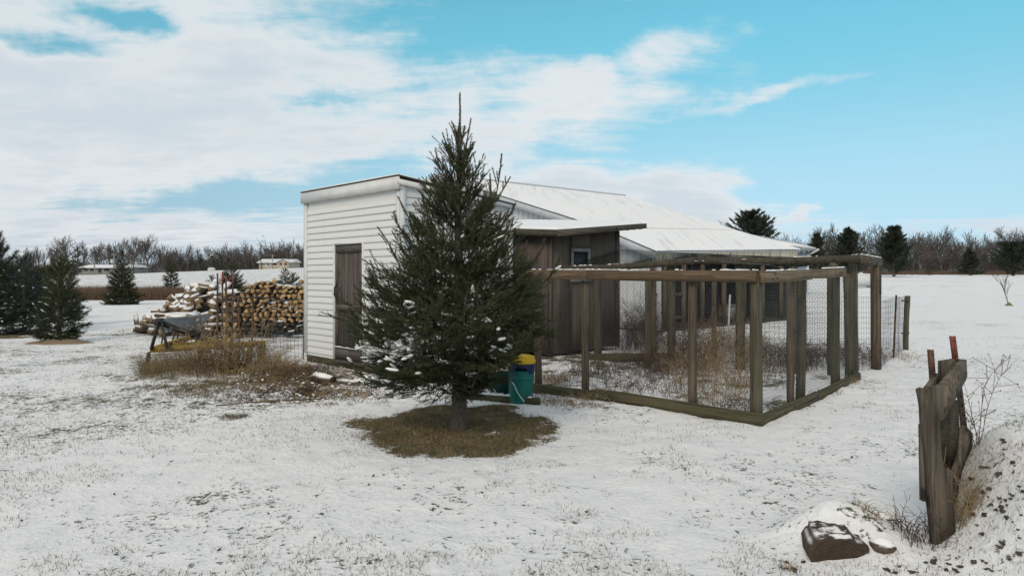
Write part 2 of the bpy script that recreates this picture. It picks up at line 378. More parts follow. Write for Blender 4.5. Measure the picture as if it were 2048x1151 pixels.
def ply_mat(t, b):
    g = t.noise(t.mapv(t.obj, (18, 18, .9)), 1., 6, .7, .6); bl = t.noise(t.mapv(t.obj, (9, 9, 2.2)), 1., 6, .7); lo = t.noise(t.obj, 1.2, 4, .6)
    c = t.mix(t.smooth(g, .35, .65), (.092, .070, .057), (.140, .110, .091))
    c = t.mix(t.m('MULTIPLY', t.smooth(bl, .58, .66), .55), c, (.20, .18, .165))
    c = t.mix(t.m('MULTIPLY', t.smooth(lo, .45, .7), .5), c, (.062, .056, .036))
    col(t, b, c); b.inputs['Roughness'].default_value = .8; bump(t, b, g, .5, .005)
mat('plywood', ply_mat)
wood('barnwood', (.128, .104, .088), (.055, .044, .038), 2)
wood('barnwood_y', (.13, .113, .10), (.065, .055, .048), 1)
wood('post', (.150, .112, .080), (.062, .046, .034), 2, .18)
wood('post_moss', (.112, .096, .066), (.050, .043, .030), 2, .45)
wood('rail_x', (.190, .142, .092), (.115, .085, .055), 0, .22)
wood('rail_y', (.185, .125, .080), (.105, .074, .048), 1, .12)
wood('dark_beam', (.085, .072, .055), (.038, .032, .026), 1, .35)
wood('dark_beam_x', (.125, .105, .085), (.045, .038, .03), 0, .35)
wood('board_y', (.095, .082, .045), (.045, .040, .022), 1, .55)
wood('board_x', (.115, .096, .055), (.05, .043, .026), 0, .5)
wood('plank', (.150, .120, .090), (.052, .042, .034), 2, .40, .9)
wood('plank_x', (.165, .13, .095), (.06, .048, .038), 0, .35, .9)
plain('char', (.030, .026, .026), (.075, .065, .055), .8, 14.)
plain('bark', (.105, .080, .060), (.050, .040, .032), .9, 30., 0, .6)
plain('spruce_bark', (.115, .092, .072), (.060, .050, .040), .9, 40., 0, .6)
def bark_snow(t, b):
    n = t.noise(t.obj, 30., 5, .65); c = t.mix(t.smooth(n, .3, .7), (.12, .092, .068), (.055, .043, .034))
    c = t.mix(t.m('MULTIPLY', upward(t, .25, .6), t.smooth(t.noise(t.pos, 7., 4, .6), .30, .42)), c, SNOW); col(t, b, c); b.inputs['Roughness'].default_value = .9
mat('bark_snowy', bark_snow)
def split_snow(t, b):
    n = t.noise(t.mapv(t.obj, (30, 3, 30)), 1., 5, .65); c = t.mix(t.smooth(n, .3, .7), (.26, .185, .120), (.14, .10, .07))
    c = t.mix(t.m('MULTIPLY', upward(t, .25, .6), t.smooth(t.noise(t.pos, 7., 4, .6), .30, .42)), c, SNOW); col(t, b, c); b.inputs['Roughness'].default_value = .9
mat('split_snowy', split_snow)
def bark_dust(t, b):
    n = t.noise(t.obj, 34., 5, .65); c = t.mix(t.smooth(n, .3, .7), (.075, .052, .036), (.032, .024, .018))
    c = t.mix(t.m('MULTIPLY', upward(t, .62, .88), t.smooth(t.noise(t.pos, 11., 5, .65), .42, .56)), c, SNOW); col(t, b, c); b.inputs['Roughness'].default_value = .9; bump(t, b, n, .8, .01)
mat('bark_dusted', bark_dust)
def endgrain(t, b):
    n = t.noise(t.obj, 16., 5, .6); c = t.mix(t.smooth(n, .3, .7), (.56, .365, .18), (.42, .26, .12))
    col(t, b, t.mix(t.m('MULTIPLY', t.smooth(t.rand, .30, 1.), .62), c, (.17, .115, .07))); b.inputs['Roughness'].default_value = .85
mat('endgrain', endgrain)
plain('splitwood', (.26, .18, .10), (.16, .11, .065), .9, 20.)
plain('endgrain_old', (.085, .070, .055), (.045, .038, .032), .9, 16.)
def old_end(t, b):
    n = t.noise(t.obj, 22., 6, .7); wv = t.new('ShaderNodeTexWave', wave_type='RINGS', rings_direction='Y'); t.l.new(t.obj, wv.inputs[0]); wv.inputs['Scale'].default_value = 16; wv.inputs['Distortion'].default_value = 4
    c = t.mix(t.smooth(n, .3, .7), (.060, .040, .026), (.028, .021, .016)); c = t.mix(t.m('MULTIPLY', wv.outputs[1], .18), c, (.11, .07, .04))
    col(t, b, c); b.inputs['Roughness'].default_value = .9; bump(t, b, n, .7, .01)
mat('log_end', old_end)
plain('grass_dry', (.29, .215, .11), (.19, .135, .07), .9, 3.)
plain('grass_olive', (.135, .122, .052), (.195, .155, .078), .9, 3.)
plain('grass_dark', (.085, .068, .045), (.052, .048, .026), .9, 4.)
plain('weed_brown', (.125, .086, .056), (.070, .048, .034), .9, 6.)
plain('weed_tan', (.36, .265, .145), (.25, .175, .092), .9, 6.)
plain('weed_red', (.095, .058, .044), (.060, .040, .032), .9, 6.)
plain('leaf', (.085, .045, .026), (.045, .028, .020), .8, 8.)
plain('reed', (.150, .098, .065), (.100, .066, .045), .95, .6)
def needle_mat(name, c, c2):
    def f(t, b):
        n = t.noise(t.obj, 5., 4, .6); f_ = t.noise(t.obj, 60., 2, .5)
        cc = t.mix(t.smooth(n, .35, .65), c, c2); col(t, b, t.mix(t.m('MULTIPLY', t.smooth(f_, .45, .7), .35), cc, tuple(x * 1.6 for x in c))); b.inputs['Roughness'].default_value = .6
    mat(name, f)
needle_mat('needle', (.034, .042, .018), (.056, .062, .027))
needle_mat('needle_tip', (.105, .098, .045), (.130, .105, .055))
needle_mat('needle_blue', (.034, .048, .042), (.050, .064, .056))
needle_mat('needle_pine', (.036, .044, .020), (.060, .064, .028))
needle_mat('needle_far', (.034, .042, .028), (.048, .054, .036))
plain('bare_bark', (.105, .093, .085), (.068, .06, .054), .9, .5)
plain('bare_twig', (.120, .100, .089), (.085, .070, .062), .9, .3)
plain('wood_mass', (.080, .064, .056), (.054, .045, .040), .95, .15)
plain('pale_bark', (.36, .33, .30), (.24, .21, .19), .9, .6)
plain('wire', (.13, .135, .13), (.09, .09, .085), .45, 30., .6)
plain('wire_dark', (.040, .048, .044), (.028, .032, .03), .5, 20., .2)
plain('wire_rust', (.085, .060, .048), (.05, .038, .032), .7, 20., .2)
plain('net', (.022, .032, .026), (.016, .022, .018), .8, 10.)
plain('steel_dark', (.045, .036, .034), (.075, .048, .040), .6, 10., .2)
plain('steel_red', (.26, .060, .040), (.15, .045, .034), .6, 9.)
plain('steel_rust', (.14, .075, .045), (.09, .05, .035), .8, 14.)
plain('black_paint', (.020, .021, .024), (.034, .032, .032), .45, 14., 0.)
def yellow_mat(t, b):
    n = t.noise(t.obj, 9., 6, .7); c = t.mix(t.smooth(n, .50, .66), (.27, .175, .030), (.15, .085, .032)); col(t, b, t.mix(t.m('MULTIPLY', t.smooth(t.noise(t.obj, 3., 3, .5), .4, .7), .4), c, (.19, .125, .03))); b.inputs['Roughness'].default_value = .7
mat('yellow_paint', yellow_mat)
def rust_mat(t, b):
    n = t.noise(t.obj, 12., 6, .7); col(t, b, t.mix(t.smooth(n, .35, .65), (.085, .036, .022), (.040, .024, .018))); b.inputs['Roughness'].default_value = .9
mat('rust', rust_mat)
def galv(t, b):
    n = t.noise(t.obj, 7., 5, .6); col(t, b, t.mix(t.smooth(n, .35, .65), (.23, .255, .28), (.15, .165, .185))); b.inputs['Roughness'].default_value = .45; b.inputs['Metallic'].default_value = .25
mat('galvanised', galv)
plain('teal', (.012, .155, .125), (.010, .115, .095), .4, 4.)
plain('teal_dark', (.010, .075, .055), (.008, .05, .04), .4, 4.)
plain('blue_plastic', (.014, .026, .115), (.012, .02, .07), .35, 8.)
plain('yellow_plastic', (.66, .42, .012), (.55, .33, .012), .45, 5.)
plain('white_plastic', (.66, .67, .67), (.58, .58, .57), .5, 6.)
plain('glass_dark', (.022, .030, .032), (.016, .02, .022), .45, 2.)
plain('paint_white', (.27, .26, .24), (.15, .14, .125), .7, 9.)
plain('house_tan', (.46, .42, .33), (.42, .38, .30), .7, .3)
plain('house_grey', (.25, .24, .225), (.19, .185, .18), .7, .3)
plain('house_blue', (.36, .44, .50), (.33, .40, .46), .6, .5)
plain('window_far', (.045, .05, .06), (.035, .04, .045), .3, 1.)
plain('shutter', (.16, .050, .045), (.13, .045, .04), .7, 1.)
plain('tank', (.62, .62, .61), (.52, .52, .51), .5, 1.2)
plain('pole', (.34, .31, .285), (.26, .235, .215), .9, .5)

# ------------------------------------------------------------------ the ground, one sheet to the horizon
def axis_steps(fine0, fine1, step, ratio, far0, far1):
    a = list(np.arange(fine0, fine1, step)); s = step; p = a[-1]
    while p < far1: s *= ratio; p += s; a.append(p)
    s = step; p = a[0]; pre = []
    while p > far0: s *= ratio; p -= s; pre.append(p)
    return np.array(pre[::-1] + a)
gx = axis_steps(-4.2, 4.6, .05, 1.034, -900, 900); gy = axis_steps(2.2, 8.2, .045, 1.024, -40, 1500)
GX, GY = np.meshgrid(gx, gy); GZ = gh(GX, GY)
nx, ny = len(gx), len(gy)
g = MB(); idx = np.arange(nx * ny).reshape(ny, nx)
g.add(np.stack([GX, GY, GZ], -1).reshape(-1, 3), np.stack([idx[:-1, :-1], idx[:-1, 1:], idx[1:, 1:], idx[1:, :-1]], -1).reshape(-1, 4))
me = g.mesh('ground', 'ground', True)
def ell(cx, cy, rx, ry, soft=.25, jit=.25):
    d = np.sqrt(((GX - cx) / rx) ** 2 + ((GY - cy) / ry) ** 2) + jit * fbm(GX * 1.7 + cx, GY * 1.7, 3)
    return 1 - sstep(d, 1 - soft, 1 + soft)
bare = np.clip(ell(TREE[0] - .02, TREE[1] + .05, .86, 1.00, .30, .34) * (1.05 - .75 * sstep(fbm(GX * 2.6 + 9, GY * 2.6, 4), .12, .55) * sstep(GX, -.6, .1)), 0, 1); bare = bare * (1 - .55 * sstep(fbm(GX * 6, GY * 6, 3), .25, .6))
brk = np.clip(.55 + 1.1 * fbm(GX * 3.1, GY * 3.1, 4), 0, 1)
def partial(v, *e): 
    global bare
    bare = np.maximum(bare, v * ell(*e) * brk)
partial(.62, -4.5, 10.5, 1.25, .65, .4, .5); partial(.45, -2.6, 9.5, 1.4, .8, .5, .6); partial(.42, -4.0, 9.3, 1.6, .6, .5, .6)
partial(.50, 2.6, 10.3, 2.1, 1.5, .5, .6); partial(.50, .85, 8.9, .9, .5, .5, .6); partial(.62, 1.5, 12.0, 2.4, 1.2, .4, .5); partial(.42, 2.2, 8.2, 1.2, 1.0, .5, .6)
partial(.12, -4.2, 7.4, 3.2, 1.8, .6, .7); partial(.13, -1.2, 4.2, 2.6, .9, .6, .8); partial(.13, 1.6, 5.2, 2.0, .9, .6, .8); partial(.12, -7.5, 11.0, 3., 2., .6, .7); partial(.5, -9.6, 17.0, 1.4, .5, .4, .5); partial(.6, -7.6, 16.6, 1.6, .9, .4, .5); partial(.8, -12.2, 16.6, 1.4, .8, .3, .4)
bare = np.maximum(bare, bank(GX, GY) * .26 * np.clip(fbm(GX * 4, GY * 4 + 3, 4) * 2.6 - .45, 0, 1))
mid_speck = fbm(GX * .22 + 5, GY * .22, 3)
thin = np.clip(.25 + .9 * mid_speck + .55 * sstep(-GX, 1.0, 5.0) * sstep(GY, 3.5, 6) * (1 - sstep(GY, 14, 24)), 0, 1)
thin = np.maximum(thin, .55 * sstep(GY, 20, 40) * (GX < 0)); thin = np.maximum(thin, .8 * sstep(GY, 50, 70) * (GX < -10))
soil = np.maximum(bank(GX, GY), ell(-5.6, 16.5, 2, 1, .4)); thin = thin * (1 - bank(GX, GY))
strip = sstep(GY, 40.2, 41.2) * (1 - sstep(GY, 52, 56)) * (GX < 0); bare = np.maximum(bare, strip)
stub = sstep(GY, 52, 62) * (GX < 0)
for nm, arr in (('stubble', stub), ('bare', bare), ('thin', thin), ('soil', np.clip(soil, 0, 1))):
    at_ = me.attributes.new(nm, 'FLOAT', 'POINT'); at_.data.foreach_set('value', arr.reshape(-1).astype(np.float32))
tag(link('ground', me), kind='structure')
GNEAR = lambda p: float(gh(p[0], p[1]))
def ground_at(px, py):
    Y = EYE * F_PX / (py - HZ); x = (px - 1024) / F_PX * Y; return np.array([x, Y, GNEAR((x, Y))])

# ------------------------------------------------------------------ white shed
SH_T = math.atan2(.705, .709)
shed = thing('white_shed', 'white vinyl sided shed with a narrow weathered wooden door and flat sloping roof', 'shed', (-1.61, 9.66, GNEAR((-1.61, 9.66))), SH_T)
LA, LB, ZB = 2.84, 2.27, .17                      # door wall along local y, other wall along local x
D0, D1, DT = 1.00, 1.83, 1.99                     # door opening on the door wall (y from the corner), head height
def ztop(x): return 2.86 - .105 * x               # underside of roof
m = MB(); m.box(.03, LB - .02, .03, LA - .02, .0, .14); m.link('base_skid', 'board_y', shed)
m = MB(); m.poly([(.02, .02, .12), (LB - .01, .02, .12), (LB - .01, LA - .01, .12), (.02, LA - .01, .12), (.02, .02, ztop(0)), (LB - .01, .02, ztop(LB)), (LB - .01, LA - .01, ztop(LB)), (.02, LA - .01, ztop(0))],
       [(0, 1, 5, 4), (1, 2, 6, 5), (2, 3, 7, 6)]); 
# door wall core, left open at the door
m.poly([(.02, y, z) for y, z in ((.02, .12), (D0, .12), (D0, 2.86), (.02, 2.86), (D1, .12), (LA - .01, .12), (LA - .01, 2.86), (D1, 2.86), (D0, DT), (D1, DT))], [(0, 3, 2, 1), (4, 7, 6, 5), (8, 2, 7, 9)])
m.link('wall', 'siding', shed)
CH = .1072
def course_mesh(nm, L, axis, h=CH):
    """one lap-siding course of length L along local y (axis 1, faces -x) or x (axis 0, faces -y)"""
    prof = [(0., 0.), (-.016, 0.), (-.017, .006), (-.004, h), (0., h)]
    v = [((o, t_, z) if axis else (t_, o, z)) for t_ in (0, L) for o, z in prof]
    n = len(prof); f = [(i, (i + 1) % n, (i + 1) % n + n, i + n) for i in range(n)]
    b_ = MB(); b_.add(v, f); b_.poly(v, [tuple(range(n)), tuple(range(2 * n - 1, n - 1, -1))])
    return b_
cm = {}
def course(key, L, axis, loc, mt='siding'):
    if (key, mt) not in cm: cm[(key, mt)] = course_mesh(key, L, axis).mesh('siding_board', mt)
    return link('siding_board', cm[(key, mt)], shed, loc)
nA = int((2.70 - ZB) / CH)
for i in range(nA):
    z = ZB + i * CH
    if z + CH < DT + .02:
        course('a', D0 - .03 - .09, 1, (.018, .09, z)); course('b', LA - .09 - D1 - .03, 1, (.018, D1 + .03, z))
    else: course('c', LA - .18, 1, (.018, .09, z))
for i in range(nA + 1):
    z = ZB + i * CH; xm = min(LB - .07, (2.80 - z - CH) / .105) if z + CH > ztop(LB) - .06 else LB - .07
    if xm < .3: continue
    if xm > LB - .08: course('d', LB - .16, 0, (.09, .018, z), 'siding_algae' if z > 1.2 else 'siding')
    else: course_mesh('siding_board', xm - .09, 0).link('siding_board', 'siding_algae', shed, loc=(.09, .018, z))
for (x, y, w_, zt) in ((-.012, -.012, .10, 2.80), ):
    m = MB(); m.box(x, x + .02, y, y + w_, ZB - .02, zt); m.box(x, x + w_, y - .004, y + .016, ZB - .02, zt); m.link('corner_post', 'trim', shed)
m = MB(); m.box(-.012, .02, LA - .09, LA + .012, ZB - .02, 2.80); m.link('corner_post', 'trim', shed)
m = MB(); m.box(LB - .07, LB + .012, -.014, .02, ZB - .02, ztop(LB) - .02); m.box(LB - .01, LB + .014, -.01, .1, ZB - .02, ztop(LB) - .02); m.link('corner_post', 'trim', shed)
m = MB(); m.box(-.055, -.03, -.03, LA + .04, 2.735, 2.915); m.box(-.03, .02, -.025, LA + .035, 2.74, 2.755); m.link('fascia', 'trim', shed)
m = MB(); m.poly([(-.06, -.035, 2.80), (LB + .05, -.035, ztop(LB) - .01), (LB + .05, -.035, ztop(LB) + .045), (-.06, -.035, 2.88), (-.06, -.015, 2.80), (LB + .05, -.015, ztop(LB) - .01), (LB + .05, -.015, ztop(LB) + .045), (-.06, -.015, 2.88)],
       [(0, 1, 2, 3), (4, 7, 6, 5), (0, 4, 5, 1), (3, 2, 6, 7), (1, 5, 6, 2), (0, 3, 7, 4)]); m.link('rake_board', 'trim', shed)
m = MB(); zr = lambda x: ztop(x) + .06
m.poly([(x, y, zr(x) + h) for h in (0, .012) for x, y in ((-.062, -.042), (LB + .06, -.042), (LB + .06, LA + .045), (-.062, LA + .045))], [(0, 3, 2, 1), (4, 5, 6, 7), (0, 1, 5, 4), (1, 2, 6, 5), (2, 3, 7, 6), (3, 0, 4, 7)])
rf = m.link('roof', 'dark_edge', shed)
m = MB(); m.poly([(x, y, zr(x) + h) for h in (.013, .030) for x, y in ((-.05, .0), (LB + .05, -.03), (LB + .05, LA + .02), (-.06, LA + .02))], [(0, 3, 2, 1), (4, 5, 6, 7), (0, 1, 5, 4), (1, 2, 6, 5), (2, 3, 7, 6), (3, 0, 4, 7)])
m.link('snow', 'snow', rf)
# door: planks in a frame of rails, thumb latch, sill
for y0, y1, z0, z1 in ((D0 - .035, D0, .12, DT + .03), (D1, D1 + .035, .12, DT + .03), (D0, D1, DT, DT + .03)):
    m = MB(); m.box(-.012, .05, y0, y1, z0, z1); m.link('door_casing', 'trim', shed)
door = thing('door', None, None, (0, 0, 0)); door.parent = shed
yy = D0 + .012; pw = (D1 - D0 - .024) / 6
for i in range(6):
    m = MB(); x_ = .020 + R.uniform(-.003, .004); m.box(x_, x_ + .02, yy + .003, yy + pw - .003, .15, DT - .012); m.link('plank', 'barnwood', door); yy += pw
for z0, z1 in ((DT - .135, DT - .02), (.93, 1.02), (.16, .33)):
    m = MB(); m.box(.001, .019, D0 + .018, D1 - .018, z0, z1); m.link('rail', 'barnwood_y', door)
for y0, y1 in ((D0 + .012, D0 + .09), (D1 - .09, D1 - .012)):
    m = MB(); m.box(.004, .0185, y0, y1, .335, .925); m.link('stile', 'barnwood', door)
    m = MB(); m.box(.004, .0185, y0, y1, 1.025, DT - .14); m.link('stile', 'barnwood', door)
m = MB(); hp = [(-.004, D1 - .055, 1.12), (-.035, D1 - .055, 1.17), (-.035, D1 - .055, 1.29), (-.004, D1 - .055, 1.34)]
m.tubes(hp[:-1], hp[1:], .011, .011, 6); m.box(-.006, .004, D1 - .075, D1 - .035, 1.32, 1.40); m.box(-.006, .004, D1 - .07, D1 - .04, 1.08, 1.14); m.link('handle', 'black_paint', door)
m = MB(); m.box(-.03, .03, D0 - .02, D1 + .02, .085, .125); m.link('door_sill', 'barnwood_y', shed)
m = MB()
for i in range(14):
    y = D0 + .03 + i * (D1 - D0 - .06) / 13; m.box(-.014, .004, y - .03, y + .03, .331, .331 + R.uniform(.008, .02))
m.link('snow', 'snow', door)
# ------------------------------------------------------------------ coop of brown plywood
CP_T = math.radians(47)
coop = thing('plywood_coop', 'dark brown plywood coop with a snow covered slanting roof', 'coop', (.70, 12.2, GNEAR((.7, 12.2))), CP_T)
CX, CY = 2.19, 3.0
def czr(x, y): return 2.29 + .095 * (x + .2) + .07 * (y + .3)
def sheet(x0, x1, y0, y1, face):
    m = MB(); t_ = .02
    q = [(x0, y0), (x1, y0), (x1, y1), (x0, y1)]
    v = [(x, y, .05) for x, y in q] + [(x, y, czr(x, y) - .06) for x, y in q]
    m.add(v, [(0, 3, 2, 1), (4, 5, 6, 7), (0, 1, 5, 4), (1, 2, 6, 5), (2, 3, 7, 6), (3, 0, 4, 7)]); return m
WX0, WX1, WZ0, WZ1 = .62, 1.16, 1.40, 1.98
for a_, b_ in ((.0, .60),): sheet(a_ + .003, b_ - .003, 0, .02, 0).link('wall_panel', 'plywood', coop)
sheet(1.20, CX - .003, 0, .02, 0).link('wall_panel', 'plywood', coop)
m = MB(); m.box(.603, 1.197, 0, .02, .05, WZ0); m.link('wall_panel', 'plywood', coop)
m = MB(); m.box(.603, 1.197, 0, .02, WZ1, czr(.9, 0) - .09); m.link('wall_panel', 'plywood', coop)
for k in range(3): sheet(0, .02, .022 + k, 1.018 + k, 1).link('wall_panel', 'plywood', coop)
m = MB(); m.box(CX - .02, CX - .001, .022, CY, .05, 2.45); m.link('wall_panel', 'plywood', coop)
m = MB(); m.box(.02, CX - .02, CY - .02, CY, .05, 2.5); m.link('wall_panel', 'plywood', coop)
m = MB(); m.box(-.025, .03, -.022, -.002, .03, 2.19); m.box(-.024, -.002, -.0215, .05, .03, 2.19); m.link('corner_board', 'barnwood', coop)
m = MB(); m.box(CX - .10, CX + .01, -.024, -.002, .03, 2.40); m.link('corner_board', 'post', coop)
m = MB(); m.box(.585, .615, -.016, -.002, .05, 2.2); m.link('batten', 'barnwood', coop)
for k in range(1, 3):
    m = MB(); m.box(-.016, -.002, k - .02, k + .025, .05, 2.25 + .06 * k); m.link('batten', 'barnwood', coop)
win = thing('window', None, None, (0, 0, 0)); win.parent = coop
for x0, x1, z0, z1 in ((WX0 - .03, WX1 + .03, WZ1 - .04, WZ1 + .03), (WX0 - .05, WX1 + .05, WZ0 - .04, WZ0 + .03), (WX0 - .03, WX0 + .035, WZ0 + .03, WZ1 - .04), (WX1 - .035, WX1 + .03, WZ0 + .03, WZ1 - .04)):
    m = MB(); m.box(x0, x1, -.030, .012, z0, z1); m.link('frame', 'paint_white', win)
m = MB(); m.box(WX0 + .036, WX1 - .036, .004, .01, WZ0 + .031, WZ1 - .041); m.link('pane', 'glass_dark', win)
m = MB(); e = ((-.2, -.3), (2.75, -.3), (2.75, CY), (-.2, CY))
m.poly([(x, y, czr(x, y) + h) for h in (-.025, 0) for x, y in e], [(0, 3, 2, 1), (4, 5, 6, 7), (0, 1, 5, 4), (1, 2, 6, 5), (2, 3, 7, 6), (3, 0, 4, 7)])
cr = m.link('roof', 'dark_edge', coop)
# lumpy snow lying on the roof
N1, N2 = 46, 44; u = np.linspace(0, 1, N1); v = np.linspace(0, 1, N2); U, Vv = np.meshgrid(u, v)
X = -.19 + U * 2.93; Yy = -.29 + Vv * (CY + .28); ed = np.minimum(np.minimum(U, 1 - U), np.minimum(Vv, 1 - Vv))
Z = czr(X, Yy) + .004 + (.048 + .016 * fbm(X * 2, Yy * 2, 3)) * sstep(ed, -.004, .02)
m = MB(); ii = np.arange(N1 * N2).reshape(N2, N1); m.add(np.stack([X, Yy, Z], -1).reshape(-1, 3), np.stack([ii[:-1, :-1], ii[:-1, 1:], ii[1:, 1:], ii[1:, :-1]], -1).reshape(-1, 4)); m.link('snow', 'snow', cr, True)
m = MB(); m.poly([(x, y, czr(x, -.3) + h) for y in (-.325, -.302) for x, h in ((-.2, -.115), (2.75, -.10), (2.75, .004), (-.2, .004))], [(0, 1, 2, 3), (4, 7, 6, 5), (0, 4, 5, 1), (3, 2, 6, 7), (1, 5, 6, 2), (0, 3, 7, 4)]); m.link('fascia', 'dark_beam_x', cr)
m = MB(); m.poly([(x, y, czr(-.2, y) + h) for x in (-.225, -.202) for y, h in ((-.325, -.115), (CY, -.115), (CY, .004), (-.325, .004))], [(3, 2, 1, 0), (5, 6, 7, 4), (1, 5, 4, 0), (7, 6, 2, 3), (2, 6, 5, 1), (4, 7, 3, 0)]); m.link('fascia', 'dark_beam', cr)
for k in range(4):
    x = .25 + k * .62; m = MB(); m.beam((x, -.295, czr(x, -.295) - .07), (x, .0, czr(x, 0) - .07), .04, .085); m.link('rafter', 'barnwood_y', cr)
for x in (2.35, 2.6):
    m = MB(); m.beam((x, -.29, czr(x, -.29) - .07), (x, CY, czr(x, CY) - .07), .04, .085); m.link('rafter', 'barnwood_y', cr)

# ------------------------------------------------------------------ long barn with snowy roof
E1 = at(1310, 504, 17.5); E2 = at(1601, 500, 23.3); P1 = at(868, 351, 24.6); P2 = at(1250, 393, 32.15)
B1 = at(1200, 457, 18.9); B2 = at(1468, 461, 25.3)
barn = wthing('metal_barn', 'long grey metal barn with a white snow covered roof behind the sheds', 'barn', (E1[0], E1[1], 0))
gdir = (P1 - E1); gdir[2] = 0; glen = np.linalg.norm(gdir); gdir /= glen; rdir = P2 - P1; rdir[2] = 0; rdir /= np.linalg.norm(rdir)
ub = np.dot(B1 - E1, gdir)
def rake(u):
    return E1[2] + (B1[2] - E1[2]) * u / ub if u < ub else B1[2] + (P1[2] - B1[2]) * (u - ub) / (glen - ub)
def gp(u, z, off=0.): p = E1 + gdir * u + rdir * (.28 + off); p[2] = z; return p
# gable end: ribbed steel sheets, one by one
PW = .46; u = .0
while u < glen - .05:
    u1 = min(u + PW, glen); m = MB()
    for k in range(2):
        a, b_ = u + (u1 - u) * k / 2, u + (u1 - u) * (k + 1) / 2; rb = .035
        pts = [(a, 0.), (b_ - rb, 0.), (b_ - rb * .75, -.022), (b_ - rb * .25, -.022), (b_ - .001, 0.)]
        for (q0, o0), (q1, o1) in zip(pts[:-1], pts[1:]):
            m.add([gp(q0, .02, o0), gp(q1, .02, o1), gp(q1, rake(q1) - .10, o1), gp(q0, rake(q0) - .10, o0)], [(0, 3, 2, 1)])
    part(m, 'wall_panel', 'metal_wall', barn); u = u1
def quadslab(pts, t0, t1):
    m = MB(); v = [np.array(p) + (0, 0, t0) for p in pts] + [np.array(p) + (0, 0, t1) for p in pts]
    m.add(v, [(0, 3, 2, 1), (4, 5, 6, 7), (0, 1, 5, 4), (1, 2, 6, 5), (2, 3, 7, 6), (3, 0, 4, 7)]); return m
def roofgrid(A, B, C, D, n=60, k=24):
    """A-B low edge, D-C high edge: a ribbed sheet of snow covered steel"""
    m = MB(); s_ = np.linspace(0, 1, n * 4 + 1); t_ = np.linspace(0, 1, k); S, T = np.meshgrid(s_, t_)
    P = (A[None, None] * ((1 - S) * (1 - T))[..., None] + B[None, None] * (S * (1 - T))[..., None] + C[None, None] * (S * T)[..., None] + D[None, None] * ((1 - S) * T)[..., None])
    rib = np.where(np.arange(n * 4 + 1) % 4 == 0, .018, 0.)
    P[..., 2] += .03 + rib[None, :] + .008 * fbm(P[..., 0] * 1.5, P[..., 1] * 1.5, 3)
    ii = np.arange(S.size).reshape(S.shape); m.add(P.reshape(-1, 3), np.stack([ii[:-1, :-1], ii[:-1, 1:], ii[1:, 1:], ii[1:, :-1]], -1).reshape(-1, 4)); return m
rt = quadslab([E1, E2, B2, B1], -.03, .0); lowroof = part(rt, 'roof', 'metal_trim', barn)
W_BASE['lowroof'] = W_BASE[barn.name]
def sub(mb, name, mats, par, root, smooth=False):
    b = W_BASE[root.name]; mb.v = [v - b for v in mb.v]; return link(name, mb.mesh(name, mats, smooth), par)
sub(roofgrid(E1, E2, B2, B1, 44, 12), 'snow', 'roof_snow', lowroof, barn)
up = np.array([0, 0, .012])
hi = part(quadslab([B1 + up, B2 + up, P2, P1], -.03, .0), 'roof', 'metal_trim', barn)
lap = (E1 - B1) * .012
sub(roofgrid(B1 + up + lap, B2 + up + lap, P2, P1, 52, 20), 'snow', 'roof_snow', hi, barn)
# far slope
Q1 = P1 + gdir * 7; Q1[2] = 2.6; Q2 = P2 + gdir * 7; Q2[2] = 2.6
sub(quadslab([P1, P2, Q2, Q1], -.03, .03), 'far_slope', 'roof_snow', hi, barn)
m = MB(); m.tubes([P1 + (0, 0, .03)], [P2 + (0, 0, .03)], .07, .07, 6); sub(m, 'ridge_cap', 'metal_trim', hi, barn)
for a, b_ in ((E1, B1), (B1 + up, P1)):
    m = MB(); m.beam(a + (0, 0, -.10), b_ + (0, 0, -.10), .03, .20); part(m, 'rake_trim', 'metal_trim', barn)
m = MB(); m.beam(P1 + (0, 0, -.10), Q1 + (0, 0, -.10), .03, .20); part(m, 'rake_trim', 'metal_trim', barn)
# hanging fibreglass strip under the eave, wavy sheet
ed = E2 - E1; L_ = np.linalg.norm(ed); n = 240; m = MB(); pv = []
out_ = np.array([ed[1], -ed[0], 0]) / np.linalg.norm(ed[:2])
for i in range(n + 1):
    p = E1 + ed * i / n; o_ = .018 * math.sin(i * 1.25); dz_ = .30 + .02 * math.sin(i * .31) + R.uniform(-.008, .008)
    pv += [p + out_ * (o_ - .05) + (0, 0, -.02), p + out_ * (o_ - .12) + (0, 0, -dz_)]
m.add(pv, [(2 * i, 2 * i + 1, 2 * i + 3, 2 * i + 2) for i in range(n)]); part(m, 'eave_strip', 'fibreglass', barn)
